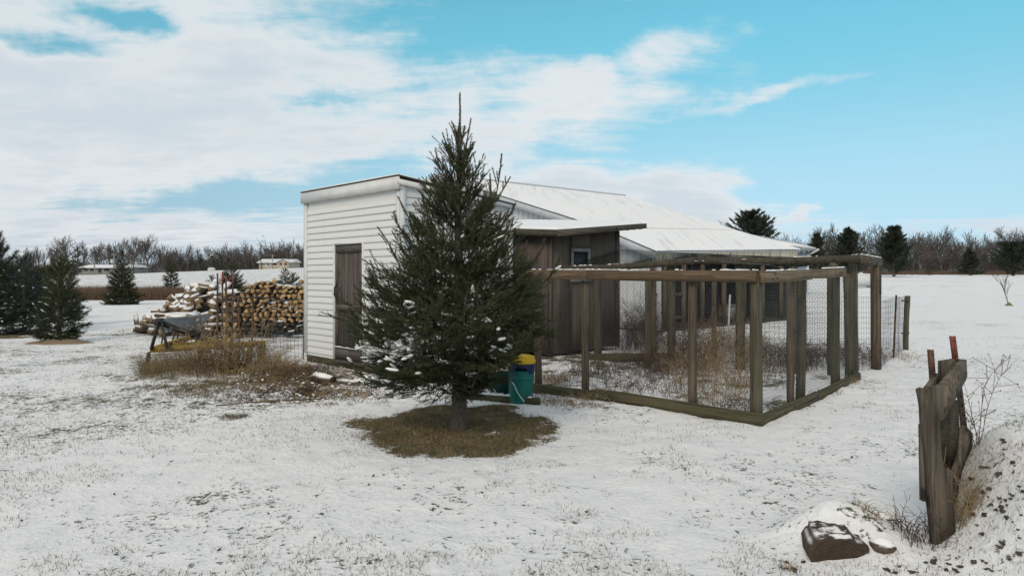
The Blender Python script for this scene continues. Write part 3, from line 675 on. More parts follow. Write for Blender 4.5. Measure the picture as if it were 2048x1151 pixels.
# open front: posts, header, rails; deep inside a ribbed back wall
inn = gdir
edir = ed / L_
def fp(s_, d_, z): p = E1 + edir * s_ + inn * d_; p = p.copy(); p[2] = z; return p
m = MB(); m.beam(fp(.1, .15, 1.92), fp(L_ - .1, .15, 2.10), .05, .16); part(m, 'header', 'barnwood', barn)
for s_ in (.10, .62, 1.55, 2.5, 3.7, 4.9, 6.1, 7.4, L_ - .1):
    m = MB(); m.beam(fp(s_, .15, -.05), fp(s_, .15, 1.98 + .02 * s_), .12, .12); part(m, 'post', 'post', barn)
for s0, s1, z in ((.16, 1.49, .98), (.16, 1.49, .34)):
    m = MB(); m.beam(fp(s0, .15, z), fp(s1, .15, z), .045, .09); part(m, 'rail', 'post', barn)
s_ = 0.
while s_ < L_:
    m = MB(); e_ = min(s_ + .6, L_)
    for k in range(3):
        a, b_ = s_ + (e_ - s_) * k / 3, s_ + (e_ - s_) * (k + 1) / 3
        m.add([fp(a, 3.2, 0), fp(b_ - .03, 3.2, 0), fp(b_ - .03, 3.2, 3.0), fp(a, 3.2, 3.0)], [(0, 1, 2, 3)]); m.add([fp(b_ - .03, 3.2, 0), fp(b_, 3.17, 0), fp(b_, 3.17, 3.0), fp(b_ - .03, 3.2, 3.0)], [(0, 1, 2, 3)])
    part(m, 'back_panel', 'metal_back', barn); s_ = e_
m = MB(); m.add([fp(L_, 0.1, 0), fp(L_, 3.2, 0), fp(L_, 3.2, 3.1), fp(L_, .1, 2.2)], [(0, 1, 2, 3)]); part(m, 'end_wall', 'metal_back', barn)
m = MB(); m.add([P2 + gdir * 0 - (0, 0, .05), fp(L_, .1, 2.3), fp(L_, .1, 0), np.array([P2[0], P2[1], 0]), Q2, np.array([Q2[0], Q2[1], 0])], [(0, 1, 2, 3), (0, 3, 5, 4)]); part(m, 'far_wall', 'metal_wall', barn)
m = MB(); m.add([fp(.0, -.15, .035), fp(L_, -.15, .035), fp(L_, 3.2, .035), fp(.0, 3.2, .035)], [(0, 1, 2, 3)]); part(m, 'dirt_floor', 'bark', barn)  # dirt floor, laid to darken the open bay
for s_, d_ in ((2.2, 1.2), (4.2, 1.6), (6.0, 1.5)):
    m = MB(); m.beam(fp(s_, d_, 0), fp(s_, d_, 2.4), .10, .10); part(m, 'inner_post', 'post', barn)

# pale blue house end behind the barn
A = at(1600, 515, 46.); hroot = wthing('blue_house', 'pale blue sided house with snowy roof showing past the barn', 'house', (A[0], 46., 0))
m = MB(); m.box(A[0] - 7, at(1614, 500, 46)[0], 46, 54, .3, 2.95); part(m, 'wall', 'house_blue', hroot)
e0 = at(1640, 497, 44.8); 
rr = quadslab([(e0[0] - 8.8, 44.9, e0[2] + .95), (e0[0], 45.2, e0[2]), (e0[0], 54.8, e0[2]), (e0[0] - 8.8, 54.8, e0[2] + .95)], -.04, .02)
rr2 = part(rr, 'roof', 'metal_trim', hroot)
sn = quadslab([(e0[0] - 2.9, 44.95, e0[2] + .30), (e0[0] - .05, 45.25, e0[2] + .02), (e0[0] - .05, 50.8, e0[2] + .85), (e0[0] - 2.9, 50.8, e0[2] + 1.35)], .02, .06)
sub(sn, 'snow', 'snow', rr2, hroot)
m = MB(); m.beam((e0[0] + .04, 45.1, e0[2] - .05), (e0[0] + .04, 54.8, e0[2] - .05), .11, .11); sub(m, 'gutter', 'trim', rr2, hroot)
m = MB(); pp = [(e0[0] - .02, 45.1, e0[2] - .1), (e0[0] - .35, 45.3, e0[2] - .30), (A[0] + .5, 45.9, e0[2] - .38), (A[0] + .5, 45.9, .4)]; m.tubes(pp[:-1], pp[1:], .045, .045, 6); part(m, 'downspout', 'trim', hroot)

# ------------------------------------------------------------------ wire helpers
def hex_wire(P, wdt, hgt, c=.05, r=.0009, keep=None):
    """chicken wire on a patch; P(u, v) -> world points"""
    m = MB(); A = []; B = []
    nv = int(hgt / (c * .75)) + 1; nu = int(wdt / c) + 1
    for j in range(nv):
        off = (j % 2) * c / 2; v0 = j * c * .75
        for i in range(nu):
            x = i * c + off
            A.append((x, v0)); B.append((x, v0 + c * .42))
            A.append((x, v0 + c * .42)); B.append((x + c / 2, v0 + c * .75)); A.append((x, v0 + c * .42)); B.append((x - c / 2, v0 + c * .75))
    A = np.array(A); B = np.array(B); ok = (A[:, 0] >= 0) & (B[:, 0] >= 0) & (A[:, 0] <= wdt) & (B[:, 0] <= wdt) & (B[:, 1] <= hgt)
    A, B = A[ok], B[ok]; m.tubes(P(A[:, 0], A[:, 1]), P(B[:, 0], B[:, 1]), r, r, 3); return m
def grid_wire(P, wdt, hgt, cu, cv, r=.0016, nseg=10):
    m = MB()
    for u in np.arange(0, wdt + .001, cu):
        v = np.linspace(0, hgt, nseg + 1); p = P(np.full_like(v, u), v); m.tubes(p[:-1], p[1:], r, r, 3)
    for v in np.arange(0, hgt + .001, cv):
        u = np.linspace(0, wdt, int(max(4, wdt / .15))); p = P(u, np.full_like(u, v)); m.tubes(p[:-1], p[1:], r, r, 3)
    return m
def snow_bits(p0, p1, width, seed, hgt=.012, cover=.7, step=.035):
    """crust of snow left along the top of a rail"""
    rr = random.Random(seed); p0, p1 = np.array(p0, float), np.array(p1, float); L = np.linalg.norm(p1 - p0); d = (p1 - p0) / L
    x = np.cross(d, (0, 0, 1.)); x /= np.linalg.norm(x); m = MB(); s = 0.
    while s < L - step:
        if perlin(s * 2.1 + seed * 3.7, seed * 1.3) + .5 > 1 - cover + rr.uniform(-.15, .15):
            w_ = width * rr.uniform(.55, .95) / 2; h = hgt * rr.uniform(.5, 1.5); c = p0 + d * s + x * rr.uniform(-.2, .2) * width / 2; e = step * rr.uniform(.8, 1.3)
            v = [c + x * i * w_ * k + d * j * e * k * .6 + (0, 0, z) for z, k in ((0, 1.), (h, .6)) for j in (-1, 1) for i in (-1, 1)]
            m.add(v, [(4, 5, 7, 6), (0, 1, 5, 4), (2, 6, 7, 3), (0, 4, 6, 2), (1, 3, 7, 5)])
        s += step
    return m if m.n else None
def rough_post(m, a, b, w, d, rr, mi=0, turn=0.):
    """a sawn or round-cornered post, slightly crooked"""
    a, b = np.array(a, float), np.array(b, float); n = 7; ax = b - a; k = 8; rings = []
    jx, jy = rr.uniform(-.012, .012), rr.uniform(-.012, .012)
    for i in range(n):
        t = i / (n - 1); c = a + ax * t + np.array([jx, jy, 0]) * math.sin(t * math.pi) + np.array([rr.uniform(-.002, .002), rr.uniform(-.002, .002), 0])
        for q in range(k):
            an = turn + (q + .5) / k * 2 * math.pi; ca, sa = math.cos(an), math.sin(an); e = 1 / max(abs(ca), abs(sa)); e = e ** .62
            rings.append(c + np.array([ca * e * w / 2, sa * e * d / 2, 0]) * (1 + rr.uniform(-.03, .03)))
    f = [(i * k + q, i * k + (q + 1) % k, (i + 1) * k + (q + 1) % k, (i + 1) * k + q) for i in range(n - 1) for q in range(k)]
    m.add(rings, f, mi); m.f.append(np.array([list(range(k))[::-1]]) + m.n - len(rings)); m.mi.append(np.array([mi])); m.f.append(np.array([[(n - 1) * k + q for q in range(k)]]) + m.n - len(rings)); m.mi.append(np.array([mi]))

# ------------------------------------------------------------------ chicken pen (front)
pen = thing('chicken_pen', 'weathered wooden chicken pen with wire mesh sides right of the spruce', 'pen', (PEN_C[0], PEN_C[1], 0), PEN_T)
pm = Matrix.Rotation(PEN_T, 3, 'Z')
def pen_w(x, y): p = pm @ Vector((x, y, 0)); return PEN_C[0] + p.x, PEN_C[1] + p.y
def pen_z(x, y): return GNEAR(pen_w(x, y))
FL, SL = 2.86, 3.62
rr = random.Random(5)
def pen_post(x, y, w_, d_, z1, mt, turn=0., lean=(0, 0)):
    m = MB(); rough_post(m, (x - lean[0], y - lean[1], pen_z(x, y) - .06), (x, y, z1), w_, d_, rr, 0, turn); return m.link('post', mt, pen)
pen_post(.0, .0, .125, .115, 1.545, 'post_moss')
pen_post(.02, .70, .090, .090, 1.43, 'post'); pen_post(.02, 2.10, .09, .09, 1.43, 'post'); pen_post(.02, 2.83, .10, .09, 1.46, 'post')
pen_post(1.03, .0, .05, .085, 1.45, 'post', 0, (0, .0)); pen_post(1.52, .04, .10, .10, 1.50, 'post_moss', .4, (.04, 0)); pen_post(2.86, .02, .11, .11, 1.50, 'post_moss', .2, (-.02, 0)); pen_post(3.58, .05, .11, .11, 1.52, 'post_moss', .1, (-.09, .0))
pen_post(2.86, 2.83, .10, .10, 1.5, 'post_moss')
# rails on top
m = MB(); m.warped((-.075, -.03, 1.490), (-.075, FL - .85, 1.505), .04, .118, 1, .006); m.link('rail', 'rail_y', pen)
m = MB(); m.warped((-.073, FL - .846, 1.505), (-.073, FL + .10, 1.515), .04, .115, 2, .006); m.link('rail', 'rail_y', pen)
m = MB(); m.warped((-.055, -.07, 1.480), (1.52, -.07, 1.512), .04, .118, 3, .006); m.link('rail', 'rail_x', pen)
m = MB(); m.warped((1.524, -.07, 1.512), (2.98, -.07, 1.545), .04, .116, 4, .006); m.link('rail', 'rail_x', pen)
for i, (a, b_, wd) in enumerate((((-.075, -.03, 1.549), (-.075, FL + .1, 1.573), .04), ((.0, -.07, 1.540), (2.98, -.07, 1.604), .04))):
    s_ = snow_bits(a, b_, wd, 3 + i, .009, .55, .028); s_.link('snow', 'snow', pen)['kind'] = 'stuff'
# base boards
def board(x0, y0, x1, y1, h, t_, mt, cutz=.0):
    m = MB(); z0, z1 = pen_z(x0, y0), pen_z(x1, y1); m.warped((x0, y0, z0 + h / 2 - .04), (x1, y1, z1 + h / 2 - .04), t_, h, int(h * 1000), .009); return m.link('base_board', mt, pen)
board(-.085, -.10, -.085, 1.72, .17, .045, 'board_y'); board(-.082, 1.724, -.082, FL + .2, .155, .045, 'board_y'); board(-.06, -.075, 1.75, -.075, .15, .045, 'board_x'); board(1.754, -.07, 3.75, -.06, .14, .05, 'board_x')
board(3.72, -.05, 3.72, .10, .16, .05, 'board_y')
sag = lambda u, v: .010 * np.sin(u * 3.1 + v * 2.) + .006 * np.sin(v * 7 + u)
hex_wire(lambda u, v: np.stack([-.050 + sag(u, v), u, .10 + v], -1), FL, 1.35, .05, .0010).link('wire_mesh', 'wire', pen)
hex_wire(lambda u, v: np.stack([u, -.046 + sag(u, v), .10 + v], -1), SL, 1.35, .05, .0010).link('wire_mesh', 'wire', pen)
hex_wire(lambda u, v: np.stack([-.02 + v, u, 1.46 - .05 * np.sin(u * 2.) * np.sin(v) ** 2], -1), FL, 1.6, .05, .0013).link('wire_mesh', 'wire', pen)
# loose diagonal brace strands
m = MB(); pp = [(1.60, .0, 1.50), (1.2, .3, 1.62), (1.0, .8, 1.66)]; m.tubes(pp[:-1], pp[1:], .004, .004, 4); m.link('brace_wire', 'wire', pen)

# ------------------------------------------------------------------ netted run behind it
RA = np.array([.85, 12.0, 1.60]); RB = np.array([5.12, 9.87, 1.745]); RC_ = np.array([5.99, 10.88, 1.715]); RM = RA + (RB - RA) * .50; RM[2] = 1.735
run = wthing('netted_run', 'taller netted poultry run with dark mossy beam behind the front pen', 'pen', (3.0, 10.9, 0))
for a, b_ in ((RA, RM), (RM + (RB - RM) * .004, RB)):
    m = MB(); m.warped(a, b_, .045, .11, 7, .014); o = part(m, 'top_beam', 'dark_beam', run)
m = MB(); m.beam(RB + (.03, .03, 0), RC_, .045, .125); part(m, 'top_beam', 'dark_beam_x', run)
s_ = snow_bits(RA + (0, 0, .055), RB + (0, 0, .055), .045, 11, .010, .45, .03); part(s_, 'snow', 'snow', run)['kind'] = 'stuff'
s_ = snow_bits(RB + (0, 0, .063), RC_ + (0, 0, .063), .045, 12, .011, .7, .03); part(s_, 'snow', 'snow', run)['kind'] = 'stuff'
def run_post(px, Y, w_, z1, mt, lean=0., off=.1):
    m = MB(); x = (px - 1024) / F_PX * Y; rough_post(m, (x - lean, Y + off, GNEAR((x, Y)) - .05), (x, Y + off, z1), w_, w_, rr, 0, rr.uniform(0, .5)); part(m, 'post', mt, run)
run_post(1197, 11.75, .14, 1.56, 'post_moss'); run_post(1345, 11.12, .135, 1.68, 'post_moss'); run_post(1484, 10.65, .14, 1.69, 'post_moss'); run_post(1592, 10.25, .12, 1.69, 'post_moss')
run_post(1752, 10.75, .15, 1.70, 'post', 0., 0); run_post(1714, 10.0, .12, 1.68, 'post_moss', -.02, .12); run_post(1672, 9.95, .13, 1.69, 'post_moss', 0, .1)
run_post(1310, 12.6, .10, 1.6, 'post'); run_post(1432, 12.2, .085, 1.5, 'post')
m = MB(); x_ = RC_[0] - .06; m.beam((x_ - .06, RC_[1] - .16, 1.66), (x_ - .06, RC_[1] - .16, 1.20), .035, .09); part(m, 'hanging_board', 'dark_beam', run)
m = MB(); m.beam(at(1180, 715, 11.85), at(1330, 714, 11.3), .06, .14); part(m, 'base_board', 'board_x', run)
hw = hex_wire(lambda u, v: np.array([.9, 12.03, .08])[None] + np.outer(u, np.array([RB[0] - RA[0], RB[1] - RA[1], 0]) / 4.772) + np.outer(v, (0, 0, 1.)), 4.7, 1.55, .05, .0013); part(hw, 'wire_mesh', 'wire', run)
# dark bird netting from the beam back to the coop wall and the barn eave
def net_patch(a, b_, c_, d_, sagz, cu=.028, r=.0019):
    a, b_, c_, d_ = map(np.array, (a, b_, c_, d_)); wd = np.linalg.norm(b_ - a); hg = np.linalg.norm(d_ - a)
    def P(u, v):
        s, t = (u / wd)[:, None], (v / hg)[:, None]
        p = a * (1 - s) * (1 - t) + b_ * s * (1 - t) + c_ * s * t + d_ * (1 - s) * t; p = p.copy()
        p[:, 2] += (-sagz * np.sin(np.pi * np.clip(t[:, 0], 0, 1)) * (.5 + .5 * np.sin(np.pi * s[:, 0]) + .25 * np.sin(s[:, 0] * 19))); return p
    return grid_wire(P, wd, hg, cu, cu, r, 9)
part(net_patch(RA, RM, (3.9, 14.6, 1.98), (1.9, 13.7, 2.05), .10), 'netting', 'net', run)
part(net_patch(RM, RB, (5.9, 13.4, 1.85), (3.9, 14.6, 1.98), .16), 'netting', 'net', run)
for a, b_ in (((1575, 548), (1625, 527)), ((1690, 512), (1640, 541)), ((1495, 527), (1560, 512))):
    m = MB(); m.tubes([at(*a, 10.6)], [at(*b_, 11.3)], .006, .006, 4); part(m, 'guy_wire', 'wire', run)

# ------------------------------------------------------------------ welded wire fence beyond the pen
fence = wthing('wire_fence', 'low welded wire fence with end post beyond the pen', 'fence', (8.05, 13.7, 0))
FP = np.array([8.05, 13.7]); 
def fence_run(a, b_, h, cu, cv):
    a, b_ = np.array(a, float), np.array(b_, float); L = np.linalg.norm(b_ - a)
    def P(u, v):
        p = a[None] + (b_ - a)[None] * (u / L)[:, None]; z = gh_base(p[:, 0], p[:, 1]); return np.stack([p[:, 0] + .012 * np.sin(u * 4), p[:, 1] + .02 * np.sin(u * 3.1 + v), z + .02 + v], -1)
    return grid_wire(P, L, h, cu, cv, .0024, 6)
part(fence_run((5.75, 13.5), FP, 1.05, .052, .105), 'wire_mesh', 'wire_dark', fence); part(fence_run((6.05, 11.0), FP, 1.08, .104, .104), 'wire_mesh', 'wire_dark', fence)
part(fence_run((2.9, 13.4), (5.75, 13.5), 1.0, .104, .104), 'wire_mesh', 'wire_dark', fence)
m = MB(); rough_post(m, (FP[0], FP[1], -.1), (FP[0] + .04, FP[1], 1.08), .10, .10, rr); part(m, 'post', 'post_moss', fence)
m = MB(); m.beam((FP[0] - .12, FP[1] - .06, .98), (FP[0] + .03, FP[1] - .07, .995), .03, .03); m.beam((FP[0] - .12, FP[1] - .06, .32), (FP[0] + .03, FP[1] - .07, .33), .03, .03); part(m, 'cleat', 'barnwood', fence)
def tpost_mesh(m, p, h, mi0=0, mi1=1, lean=(0, 0), redlen=.3, yaw=0.):
    """steel T section with studs; the top painted"""
    p = np.array(p, float); top = p + (lean[0], lean[1], h); ax = top - p; ax /= np.linalg.norm(ax); cy, sy = math.cos(yaw), math.sin(yaw)
    for t0, t1, mi in ((-.2 / h, 1 - redlen / h, mi0), (1 - redlen / h, 1., mi1)):
        a = p + (top - p) * t0; b_ = p + (top - p) * t1
        m.beam(a, b_, .034, .005, mi, (sy, -cy, 0)); m.beam(a + np.array([sy, -cy, 0]) * -.014, b_ + np.array([sy, -cy, 0]) * -.014, .005, .024, mi, (sy, -cy, 0))
    n = int(h / .055)
    for i in range(n):
        c = p + (top - p) * ((i + .6) / n); m.beam(c + np.array([sy, -cy, 0]) * .002, c + np.array([sy, -cy, 0]) * .011, .012, .014, mi1 if (i + .6) / n > 1 - redlen / h else mi0)
m = MB(); q = at(1787, 716, 12.2); tpost_mesh(m, (q[0], q[1], 0), 1.14, 0, 0, (.05, 0)); part(m, 'steel_post', ['steel_dark', 'steel_red'], fence)
m = MB(); q = at(1455, 700, 13.2); tpost_mesh(m, (q[0], q[1], 0), 1.12, 0, 1, (.05, 0), .9); part(m, 'steel_post', ['white_plastic', 'white_plastic'], fence)

# ------------------------------------------------------------------ buckets by the pen
def bucket(loc, s, label, lidded, mt):
    b = thing('bucket', label, 'bucket', loc)
    m = MB(); m.lathe([(.0, .0), (.128 * s, .0), (.132 * s, .01), (.150 * s, .29), (.150 * s, .30)], 0, 0, 26); m.link('body', mt, b, True)
    m = MB(); m.lathe([(.150 * s, .285), (.158 * s, .288), (.158 * s, .312), (.150 * s, .316), (.145 * s, .31)], 0, 0, 26); m.link('rim', mt, b, True)
    m = MB(); hp = [(-.145 * s + .0, -.05, .27)] + [(-.155 * s * math.cos(t) + .02, -.135 - .02 * math.sin(t), .27 - .27 * t / 1.6) for t in np.linspace(.25, 1.35, 7)]
    m.tubes(hp[:-1], hp[1:], .006, .006, 6); m.link('handle', 'white_plastic', b)
    if lidded:
        m = MB(); m.lathe([(.150, .31), (.152, .33), (.149, .37), (.154, .375), (.151, .385)], 0, 0, 26); m.link('upper_bucket', mt, b, True)
        m = MB(); k = 30; an = np.arange(k) / k * 2 * math.pi; top = []; low = []
        for i in range(k): top.append((.160 * math.cos(an[i]), .160 * math.sin(an[i]), .47)); low.append((.157 * math.cos(an[i]), .157 * math.sin(an[i]), .40 + .045 * math.sin(an[i] * 3 + 1.2) - .03 * (i % 3 == 0)))
        m.add(top + low, [(i, (i + 1) % k, (i + 1) % k + k, i + k) for i in range(k)]); m.link('bag', 'blue_plastic', b)
        m = MB(); m.lathe([(.0, .565), (.12, .56), (.150, .55), (.153, .515), (.165, .51), (.168, .475), (.160, .468)], 0, 0, 26); m.link('lid', 'yellow_plastic', b, True)
    return b
q = ground_at(1041, 806); bk = bucket((q[0], q[1], q[2] - .01), 1., 'teal bucket topped with blue bag and yellow lid beside the pen', True, 'teal'); bk.rotation_euler = (0, math.radians(1.5), .35)
q = ground_at(1002, 797); bucket((q[0], q[1], q[2] - .01), .95, 'dark green bucket half hidden behind the spruce', False, 'teal_dark')
# board on the snow in front of the buckets
m = MB(); a, b_ = ground_at(935, 800), ground_at(1080, 812); m.beam(a + (0, 0, .03), b_ + (0, 0, .03), .035, .09); bd = wobj(m, 'edging_board', 'board_x', tuple((a + b_) / 2)); tag(bd, 'old plank set on edge in snow before the buckets', 'board')
s_ = snow_bits(a + (0, 0, .075), b_ + (0, 0, .075), .05, 21, .02, .9); s_.v = [v - np.array(bd.location) for v in s_.v]; s_.link('snow', 'snow', bd)

# ------------------------------------------------------------------ conifers
def perp(d):
    ref = np.where(np.abs(d[:, 2:3]) > .9, np.array([[1., 0, 0]]), np.array([[0, 0, 1.]])); x = np.cross(d, ref); x /= np.linalg.norm(x, axis=1, keepdims=True); return x, np.cross(x, d)
def needles(A, B, per_m, ln, wd, rng, ang=.9, start=0.):
    """bottle-brush needles round twig segments A-B: one thin triangle each"""
    L = np.linalg.norm(B - A, axis=1); cnt = rng.poisson(np.maximum(L * per_m, .01)); idx = np.repeat(np.arange(len(A)), cnt); n = len(idx)
    d = (B - A) / np.maximum(L, 1e-9)[:, None]; x, y = perp(d); t = rng.random(n); ph = rng.random(n) * 2 * math.pi
    dd, xx, yy_ = d[idx], x[idx], y[idx]; p = A[idx] + (B - A)[idx] * t[:, None]
    rad = xx * np.cos(ph)[:, None] + yy_ * np.sin(ph)[:, None]; a_ = ang * rng.uniform(.75, 1.2, n)
    nd = dd * np.cos(a_)[:, None] + rad * np.sin(a_)[:, None]; nd[:, 2] += .12; s = np.cross(nd, rng.normal(size=(n, 3))); s /= np.maximum(np.linalg.norm(s, axis=1, keepdims=True), 1e-9)
    l_ = ln * rng.uniform(.7, 1.15, n)
    v = np.stack([p - s * wd / 2, p + s * wd / 2, p + nd * l_[:, None]], 1).reshape(-1, 3)
    return v, np.arange(n * 3).reshape(-1, 3)
def spruce_skeleton(rng, H, prof, z_low, n_br, ang_lo, ang_hi, leader, twig_gap, twig_len, third=True, whorl=0., sweep=.05, bias=None):
    """returns wood segments and needle-bearing twig segments; prof(z)->radius at height z"""
    wA, wB, wr = [], [], []; tA, tB, tg = [], [], []
    zs = z_low + (H - leader - z_low) * np.linspace(0, 1, n_br) ** 1.25; az0 = rng.random() * 6.28
    if whorl:
        zs = np.where((zs - z_low) / (H - leader - z_low) > .42, z_low + np.round((zs - z_low) / whorl) * whorl + rng.normal(0, .018, n_br), zs)
    def twig(p, d, L, gen):
        k = max(2, int(L / .07)); q = p.copy(); dd = d.copy()
        for j in range(k):
            dd = dd + np.array([0, 0, .05]) + rng.normal(0, .05, 3); dd /= np.linalg.norm(dd); q2 = q + dd * L / k; tA.append(q); tB.append(q2); tg.append(gen); q = q2
        return q
    for i, z in enumerate(zs):
        f = (z - z_low) / (H - leader - z_low); az_ = az0 + i * 2.39996 + rng.normal(0, .25); a_ = ang_lo + (ang_hi - ang_lo) * f ** 1.1 + rng.normal(0, .07)
        zt = z
        for _ in range(4): rr_ = prof(min(zt, H)); zt = z + rr_ * math.tan(min(a_, 1.15)) * .75
        L = max(.10, rr_ / math.cos(min(a_, 1.15)) * rng.uniform(.74, 1.16) * (1 + .10 * math.sin(2 * az_ + 1.1) + .06 * math.sin(5 * az_)))
        if bias: L *= bias(az_, z)
        d = np.array([math.cos(az_) * math.cos(a_), math.sin(az_) * math.cos(a_), math.sin(a_)]); k = max(3, int(L / .09)); p = np.array([0, 0, z]); dd = d.copy(); br = .0045 + .010 * L
        for j in range(k):
            t = j / k; dd = dd + np.array([0, 0, .02 + sweep * 1.6 * t * t - .06 * (1 - t) * (f < .35)]); dd /= np.linalg.norm(dd); q = p + dd * L / k
            wA.append(p); wB.append(q); wr.append(br * (1 - t * .8))
            if t > .28 or L < .3: tA.append(p); tB.append(q); tg.append(1)
            if t > .12:
                side = np.cross(dd, (0, 0, 1.)); side /= np.linalg.norm(side); ng = max(1, int((L / k) / (twig_gap * (1 + 1.6 * max(0, f - .55))) + rng.random()))
                for g_ in range(ng):
                    for sgn in (-1, 1):
                        if rng.random() < .12: continue
                        tl = twig_len * (.35 + .65 * (1 - t)) * rng.uniform(.6, 1.2) * min(1, L / .5 + .35)
                        tl = max(.05, tl); td = dd * rng.uniform(.65, 1.) + side * sgn * rng.uniform(.4, .85) + np.array([0, 0, rng.uniform(-.45, .40) if f < .6 else rng.uniform(-.1, .5)]); td /= np.linalg.norm(td)
                        s0 = p + (q - p) * rng.random(); twig(s0, td, tl, 2)
                        if third and tl > .12 and f < .72:
                            s2 = np.cross(td, (0, 0, 1.)); s2 /= max(np.linalg.norm(s2), 1e-6)
                            for e in range(int(tl / .055)):
                                sg = 1 if e % 2 else -1; d3 = td * .75 + s2 * sg * rng.uniform(.3, .8) + np.array([0, 0, rng.uniform(-.75, .35)]); d3 /= np.linalg.norm(d3); twig(s0 + td * tl * (e + .6) / (tl / .055 + .5), d3, tl * rng.uniform(.25, .45), 3)
            p = q
        tA.append(p); tB.append(p + dd * .05); tg.append(1)
    # leader with its ring of upright shoots
    zb = H - leader; tA.append(np.array([0, 0, zb - .1])); tB.append(np.array([rng.normal(0, .01), rng.normal(0, .01), H])); tg.append(0); wA.append(tA[-1]); wB.append(tB[-1]); wr.append(.006)
    return [np.array(x) for x in (wA, wB, wr, tA, tB, tg)]
def lump_mesh():
    bm = bmesh.new(); bmesh.ops.create_icosphere(bm, subdivisions=2, radius=1); v = np.array([x.co[:] for x in bm.verts]); f = np.array([[q.index for q in p.verts] for p in bm.faces]); bm.free(); return v, f
LV, LF = lump_mesh()
def lumps(m, C, D, sx, sy, sz, rng, mi=0, rough_=.10):
    """soft little heaps of snow, long axis along D"""
    for c, d, a, b_, h in zip(C, D, sx, sy, sz):
        d = np.array([d[0], d[1], d[2] * .8]); d /= max(np.linalg.norm(d), 1e-6); x = np.cross(d, (0, 0, 1.)); n_ = np.linalg.norm(x); x = x / n_ if n_ > 1e-4 else np.array((1., 0, 0)); y = np.cross(x, d)
        vv = LV * (1 + rng.normal(0, rough_, (len(LV), 1))); m.add(c + vv[:, :1] * d * a + vv[:, 1:2] * x * b_ + vv[:, 2:] * y * h, LF, mi)
def make_trunk(m, H, r0, rng, sides=10):
    k = 10; p = [np.array([rng.normal(0, .006), rng.normal(0, .006), z]) for z in np.linspace(-.08, H * .9, k)]; p[0] *= (1, 1, 1)
    rs = [r0 * (1.25 if i == 0 else 1.08 if i == 1 else 1) * (1 - .88 * i / (k - 1)) + .004 for i in range(k)]
    m.tubes(p[:-1], p[1:], rs[:-1], rs[1:], sides)
def spruce(name, label, base, H, prof, rng_seed, z_low, n_br, ang, leader, gap, tl, per_m, nl, nw, mats, snow_fn=None, trunk_r=.06, third=True, group=None, extra=None, snow_size=1., whorl=0., sweep=.08, bias=None, strict=False, shell=None):
    rng = np.random.default_rng(rng_seed); t = thing(name, label, 'tree', base, 0, group)
    wA, wB, wr, tA, tB, tg = spruce_skeleton(rng, H, prof, z_low, n_br, ang[0], ang[1], leader, gap, tl, third, whorl, sweep, bias)
    if extra:
        eA, eB, er = extra(rng, H)
        wA = np.concatenate([wA, eA]); wB = np.concatenate([wB, eB]); wr = np.concatenate([wr, er]); tA = np.concatenate([tA, eA]); tB = np.concatenate([tB, eB]); tg = np.concatenate([tg, np.full(len(eA), 2)])
    if shell:
        eA, eB = shell(rng); tA = np.concatenate([tA, eA]); tB = np.concatenate([tB, eB]); tg = np.concatenate([tg, np.full(len(eA), 2)])
    m = MB(); make_trunk(m, H, trunk_r, rng); m.link('trunk', 'spruce_bark', t, True)
    m = MB(); m.tubes(wA, wB, wr, wr * .85, 4); m.link('branches', 'spruce_bark', t)['kind'] = 'stuff'
    m = MB(); v, f = needles(tA, tB, per_m, nl, nw, rng); m.add(v, f, 0)
    thin_ = tg >= 2; m.tubes(tA[thin_], tB[thin_], .0022, .0018, 3, 0)
    up_ = (tB - tA)[:, 2] / np.maximum(np.linalg.norm(tB - tA, axis=1), 1e-6); tips = (up_ > .75) | (tg == 0)
    v, f = needles(tA[tips], tB[tips], per_m * .8, nl * .8, nw, rng); m.add(v, f, 1)
    m.link('crown', mats, t); m = m
    if snow_fn:
        mid = (tA + tB) / 2; pr = snow_fn(mid); sel = (rng.random(len(mid)) < pr * (up_ < .7)) if not strict else ((pr * rng.uniform(.8, 1.2, len(mid)) > .5) & (up_ < .75) & (tg > 0)); n = sel.sum()
        if n:
            m = MB(); lumps(m, mid[sel] + (0, 0, nl * .55), (tB - tA)[sel], rng.uniform(.026, .046, n) * snow_size, rng.uniform(.007, .013, n) * snow_size, rng.uniform(.005, .010, n) * snow_size, rng); m.link('snow', 'snow', t, True)['kind'] = 'stuff'
    return t
